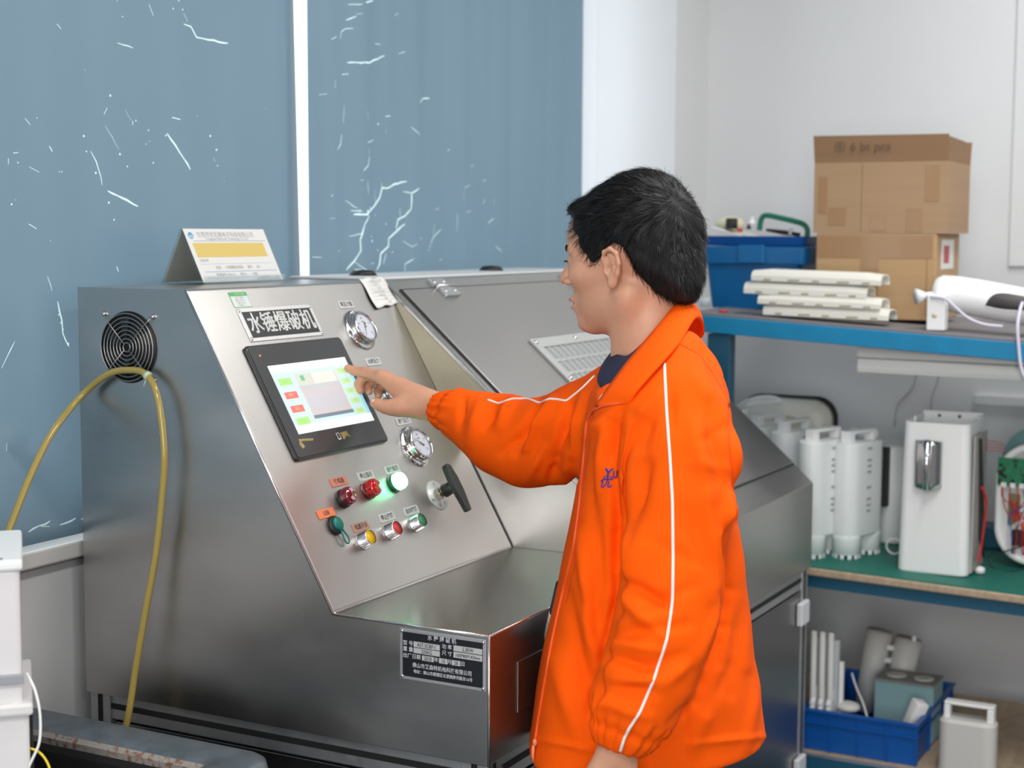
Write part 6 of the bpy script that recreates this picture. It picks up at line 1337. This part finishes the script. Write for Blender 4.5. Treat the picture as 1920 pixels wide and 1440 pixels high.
pcb = mesh_obj('circuit_board', B().box((1.978, Yd - .16, z1_), (1.9815, Yd - .006, z2_)), mat('pcb_green', (.015, .20, .09), .35, scale=(160, 160, 160), var=.3), parent=dv)
b = B(); random.seed(9)
for k in range(26): y_, z_ = Yd - random.uniform(.01, .15), random.uniform(z1_ + .006, z2_ - .006); s1_, s2_ = random.uniform(.0015, .006), random.uniform(.0015, .005); b.box((1.9745, y_ - s1_, z_ - s2_), (1.978, y_ + s1_, z_ + s2_))
mesh_obj('board_chips', b, rubber, parent=pcb, kind='stuff')
b = B()
for k in range(5): y_ = Yd - .022 - k * .022; b.box((1.972, y_ - .006, z1_ - .004), (1.978, y_ + .006, z1_ + .008))
mesh_obj('white_connectors', b, white, parent=pcb, kind='stuff')
wc = [redw, redw, redw, mat('black_wire', (.01, .01, .01), .4), mat('blue_wire', (.01, .08, .4), .4), mat('white_wire', (.7, .7, .7), .4), redw, redw]
for k in range(14):
    y_ = Yd - .02 - (k % 7) * .018; b = B(); b.smooth = True; yy = Yd - .04 - random.uniform(0, .06)
    b.tube(spline([(1.974, y_, z1_), (1.966 - random.uniform(0, .008), y_ - .004, z1_ - .03), (1.968, (y_ + yy) / 2 + random.uniform(-.03, .03), z1_ - .07), (1.966, yy + random.uniform(-.02, .02), z1_ - .11), (1.972, yy, zd0 + .04)], 6), .0015, 6); mesh_obj('wire', b, wc[k % 8], parent=dv)
mesh_obj('dark_module', B().box((1.974, Yd - .10, zd0 + .06), (1.984, Yd - .045, zd0 + .10)), rubber, parent=dv, bevel=.002)
mesh_obj('inner_board', B().box((1.979, Yd - .062, zd0 + .11), (1.984, Yd - .034, z1_ - .02)), mat('olive_board', (.16, .18, .08), .5), parent=dv)
b = B(); b.smooth = True; b.tube(spline([(1.975, Yd - .07, zd0 + .06), (1.955, Yd - .03, zd0 + .045), (1.96, Yd + .004, zd0 + .03), (1.955, Yd - .005, zd0 + .004), (1.945, Yd - .05, zd0 + .001), (1.95, Yd - .09, zd0 + .015), (1.96, Yd - .11, zd0 + .03)], 6), .0018, 6); mesh_obj('black_cord', b, rubber, parent=dv)
for k in range(4):
    a = onX(1835, 812 + k * 2, 1.95); c = onX(1885, 835 + k * 5, 1.972); b = B(); b.smooth = True; b.tube(spline([a, a.lerp(c, .35) + Vector((0, 0, -.008 - k * .004)), a.lerp(c, .7) + Vector((0, 0, -.002 * k)), c], 6), .0009, 6); mesh_obj('thin_red_wire', b, redw, parent=dv)
b = B(); b.smooth = True; cr_ = onX(1676, 1038, 1.97); b.tube([Vector((1.97, cr_.y + math.cos(t * PI / 10) * .020, zben(cr_.y) + .0222 + math.sin(t * PI / 10) * .020)) for t in range(20)], .0022, 8, closed=True); mesh_obj('white_tube_ring', b, white, loc=(1.97, cr_.y, zben(cr_.y)), label='small coil of white tube left of the dispenser tank', cat='tube')
p = onX(1858, 985, 2.2); b = B().box((2.2, p.y - .05, zben(p.y) + .001), (2.30, p.y + .06, zben(p.y) + .055)); nb = mesh_obj('navy_box', b, rackd, loc=(2.25, p.y, zben(p.y)), label='low dark blue box between the tank and the opened appliance', cat='box', bevel=.003)
# ---- wall cables, trunking, conduit
cabm = mat('wall_cable', (.42, .41, .42), .6)
for k, pts in enumerate((((1722, 690), (1712, 725), (1695, 745), (1683, 760), (1678, 800)), ((1762, 690), (1758, 715), (1748, 745), (1746, 775)))):
    b = B(); b.smooth = True; b.tube(spline([onX(x, y, 2.585) for x, y in pts], 6), .0022, 6); mesh_obj('wall_cable', b, cabm, loc=onX(*pts[0], 2.585), label=('grey cable curving down the wall behind the valve caps', 'grey cable hanging straight down the wall left of the tank')[k], cat='cable')
p0, p1 = onX(1825, 748, 2.57), onX(1990, 757, 2.57); mesh_obj('cable_trunking', B().box((2.572, p1.y, p0.z - .016), (2.59, p0.y, p0.z + .012)), wallm, loc=(2.58, p0.y, p0.z), label='flat white cable trunking on the wall above the opened appliance', cat='trunking', bevel=.002)
p0, p1 = onX(1906, 60, 2.58), onX(1906, 500, 2.58); mesh_obj('wall_conduit', B().box((2.578, p0.y - .05, p1.z), (2.59, p0.y, ZC)), wallm, loc=(2.58, p0.y, p1.z), label='vertical white conduit on the wall at the right edge', cat='conduit', bevel=.003)
# ---- low shelf: blue crate with parts
crm = mat('crate_blue', (.0, .085, .36), .4)
k0, k1 = onX(1500, 1322, 1.745), onX(1722, 1366, 1.745); zrim = (k0.z + k1.z) / 2; ky0, ky1 = k1.y + .30, k1.y; kx0, kx1 = 1.745, 2.16
cr = thing('storage_crate', 'blue ribbed plastic crate of white parts on the low shelf', 'crate', ((kx0 + kx1) / 2, (ky0 + ky1) / 2, ZLOW))
b = B(); zc0 = ZLOW + .001; t_ = .004; g = .008
b.box((kx0 + g, ky1 + g, zc0), (kx1 - g, ky0 - g, zc0 + .004)); b.box((kx0 + g, ky1 + g, zc0 + .004), (kx0 + g + t_, ky0 - g, zrim)); b.box((kx1 - g - t_, ky1 + g, zc0 + .004), (kx1 - g, ky0 - g, zrim)); b.box((kx0 + g + t_, ky1 + g, zc0 + .004), (kx1 - g - t_, ky1 + g + t_, zrim)); b.box((kx0 + g + t_, ky0 - g - t_, zc0 + .004), (kx1 - g - t_, ky0 - g, zrim))
mesh_obj('crate_body', b, crm, parent=cr)
for za, zb3, gg in ((zrim - .006, zrim, 0), (zrim - .036, zrim - .031, .002)):
    b = B(); b.box((kx0 + gg, ky1 + gg, za), (kx0 + g, ky0 - gg, zb3)); b.box((kx1 - g, ky1 + gg, za), (kx1 - gg, ky0 - gg, zb3)); b.box((kx0 + g, ky1 + gg, za), (kx1 - g, ky1 + g, zb3)); b.box((kx0 + g, ky0 - g, za), (kx1 - g, ky0 - gg, zb3)); mesh_obj('rim_band', b, crm, parent=cr)
for i in range(5):
    y_ = ky1 + .004 + (ky0 - ky1 - .012) * i / 4; mesh_obj('rib', B().box((kx0 + .003, y_, zc0), (kx0 + g, y_ + .004, zrim - .006)), crm, parent=cr)
for i in range(4):
    x_ = kx0 + .012 + (kx1 - kx0 - .03) * i / 3; mesh_obj('rib', B().box((x_, ky1 + .003, zc0), (x_ + .004, ky1 + g, zrim - .006)), crm, parent=cr)
# content
def onZc(x, y, X): return onX(x, y, X)
gw = mat('dusty_white', (.60, .60, .57), .5)
tl = onX(1626, 1180, 2.08); tr_ = onX(1722, 1200, 2.08)
hz = thing('grey_filter_shell', 'large grey-white double tube shell leaning in the blue crate', 'filter', (2.1, (tl.y + tr_.y) / 2, zc0 + .005))
lean = Vector((0.02, .05, 0)); cbz = zc0 + .006
for nm, yy in (('tube_shell', tl.y - .030), ('tube_shell', tr_.y + .030)):
    a = Vector((2.09, yy + .035, cbz + .012)); c = Vector((2.10, yy, (tl.z if nm == 'tube_shell' and yy > tr_.y + .04 else tr_.z) - .005)); b = B(); b.smooth = True; b.ring(a, c, .030, .036, 24); mesh_obj(nm, b, gw, parent=hz)
b = B(); ym = (tl.y + tr_.y) / 2
for i in range(4): z = tr_.z - .02 - i * .035; b.box((2.060, ym - .008 + i * .006, z - .012), (2.072, ym + .010 + i * .006, z))
mesh_obj('clip_row', b, white, parent=hz, kind='stuff')
b = B(); b.smooth = True; p = onX(1714, 1194, 2.09); b.lathe(p + Vector((0, 0, -.012)), (0, 0, 1), [(.005, 0), (.006, .01), (.003, .016), (0, .017)], 12); mesh_obj('shell_pin', b, white, parent=hz)
ltb = mat('light_blue_carton', (.24, .40, .42), .6)
q1, q2 = onX(1640, 1275, 1.92), onX(1750, 1292, 1.92); bz0 = zc0 + .006
lbx = thing('light_blue_box', 'light blue box with two round holes on top in the blue crate', 'box', (1.975, (q1.y + q2.y) / 2, bz0))
mesh_obj('box_body', B().box((1.92, q2.y, bz0), (2.03, q1.y, (q1.z + q2.z) / 2)), ltb, parent=lbx, bevel=.002)
mesh_obj('box_top', B().box((1.918, q2.y - .002, (q1.z + q2.z) / 2 + .0005), (2.032, q1.y + .002, (q1.z + q2.z) / 2 + .006)), mat('box_top_grey', (.24, .25, .24), .6), parent=lbx, bevel=.001)
b = B(); b.smooth = True
for yy in (.28, .75): b.lathe((1.975, q1.y + (q2.y - q1.y) * yy, (q1.z + q2.z) / 2 + .0063), (0, 0, 1), [(.0, 0), (.026, 0), (.026, .002), (.022, .003), (0, .003)], 24)
mesh_obj('round_holes', b, gw, parent=lbx, kind='stuff')
w1 = onX(1712, 1318, 1.80); b = B(); u_ = Vector((0, -.35, .94)).normalized(); c_ = Vector((1.84, w1.y + .03, zc0 + .03)); b.smooth = True; b.ring(c_, c_ + u_ * .115, .022, .024, 4); mesh_obj('white_block', b, white, loc=c_, label='white square part leaning before the light blue box', cat='part', bevel=.003)
tb_ = thing('tube_bundle', 'bundle of clear and white tubes standing in the left of the crate', 'tubes', (1.80, onX(1545, 1300, 1.8).y, zc0 + .006))
for i in range(9):
    x = 1.775 + (i % 3) * .018; y = onX(1524 + (i // 3) * 16 + (i % 3) * 3, 1300, x).y; top = onX(1545, 1190 + (i % 3) * 12, x).z; b = B(); b.smooth = True; b.lathe((x, y, zc0 + .006), (0, 0, 1), [(.0065, 0), (.0075, .002), (.0075, top - zc0), (.005, top - zc0), (.005, .004), (0, .004)], 14); mesh_obj('tube', b, clear if i % 3 else gw, parent=tb_)
for i in range(6):
    p = onX(1522 + (i % 3) * 15, 1316 - (i // 3) * 8, 1.763); b = B(); b.smooth = True; d_ = Vector((-.2, 0, -.98)).normalized(); a = Vector((1.764, p.y, zrim - .004 + (i // 3) * .012)); b.lathe(a, Vector((-.5, .0, -.6)), [(.0035, .0), (.0070, .0), (.0070, -.055), (0, -.055)], 14); mesh_obj('white_tube', b, white, parent=tb_)
for i, (px_, py_) in enumerate(((1572, 1200), (1580, 1240))):
    b = B(); p = onX(px_, py_, 1.80); b.box((1.79, p.y - .005, zc0 + .01), (1.80, p.y + .005, p.z)); mesh_obj('flat_strip', b, clear if i == 0 else white, parent=tb_)
b = B(); b.smooth = True; b.tube(spline([onX(1597, 1262, 1.84), onX(1606, 1290, 1.82), onX(1618, 1318, 1.80), onX(1626, 1345, 1.78)], 6), .0028, 8); mesh_obj('white_tube_piece', b, gw, loc=onX(1612, 1300, 1.81), label='thin white tube leaning beside the light blue box', cat='tube')
p = onX(1590, 1325, 1.80); b = B(); b.smooth = True; b.sphere((1.80, p.y, p.z), .028, 20, 12, (1, 1.1, .5)); mesh_obj('white_dome_cap', b, gw, loc=p, label='white domed cap among the parts at the crate front', cat='cap')
hf_ = onX(1760, 1345, 1.72)
g1, g2 = onX(1757, 1350, 1.725), onX(1864, 1360, 1.725); Hh = (g1.z + g2.z) / 2 - ZLOW
rt = thing('filter_housing', 'white filter housing with a square handle standing beside the blue crate', 'filter', (1.76, (g1.y + g2.y) / 2, ZLOW))
ycg = (g1.y + g2.y) / 2; wg = g1.y - g2.y
b = B(); b.smooth = False; ringg = lambda z, g_: [Vector((1.765 + x, ycg + y, z)) for x, y in rrect(.07 - 2 * g_, wg - 2 * g_, .025, 6)]
b.loft([ringg(ZLOW + .001, 0), ringg(ZLOW + Hh - .008, 0), ringg(ZLOW + Hh - .002, .004), ringg(ZLOW + Hh, .006)]); mesh_obj('housing_body', b, gw, parent=rt)
ztp_ = zpx(1800, 1322, 1.73); b = B(); zz = ZLOW + Hh; b.box((1.748, ycg + wg / 2 - .024, zz - .002), (1.78, ycg + wg / 2 - .010, ztp_ - .008)); b.box((1.748, ycg - wg / 2 + .006, zz - .002), (1.78, ycg - wg / 2 + .022, ztp_ - .008)); b.box((1.748, ycg - wg / 2 + .006, ztp_ - .008), (1.78, ycg + wg / 2 - .010, ztp_)); mesh_obj('handle', b, white, parent=rt, bevel=.003)

# ---- joined little pieces picked apart: every screw, rivet, slot and foot an object of its own
def pick_apart(stem, new):
    for o in [x for x in C.objects if x.name.split('.')[0] == stem and x.type == 'MESH']:
        me = o.data; n = len(me.vertices); par = list(range(n))
        def find(i):
            while par[i] != i: par[i] = par[par[i]]; i = par[i]
            return i
        for p in me.polygons:
            a = find(p.vertices[0])
            for v in p.vertices[1:]: par[find(v)] = a
        comp = {}
        for p in me.polygons: comp.setdefault(find(p.vertices[0]), []).append(p)
        for ps in comp.values():
            ids = {}; V = []; F = []
            for p in ps:
                f = []
                for v in p.vertices:
                    if v not in ids: ids[v] = len(V); V.append(tuple(me.vertices[v].co))
                    f.append(ids[v])
                F.append(f)
            m2 = bpy.data.meshes.new(new); m2.from_pydata(V, [], F); m2.materials.append(me.materials[0]); m2.polygons.foreach_set('use_smooth', [p.use_smooth for p in ps])
            q = bpy.data.objects.new(new, m2); C.collection.objects.link(q); q.parent = o.parent; q.location = o.location
        bpy.data.objects.remove(o)
for a, c in (('screw_heads', 'screw'), ('rivets', 'rivet'), ('vent_slots', 'vent_slot'), ('feet', 'foot'), ('rim_holes', 'rim_hole'), ('lid_slots', 'lid_slot'), ('plate_fields', 'plate_entry_field'), ('side_marks', 'side_mark'), ('round_holes', 'round_hole'), ('filter_tubes', 'filter_tube'), ('fan_blades', 'fan_blade'), ('card_lines', 'card_line'), ('logo_strokes', 'logo_stroke'), ('white_connectors', 'connector'), ('clip_row', 'clip')): pick_apart(a, c)
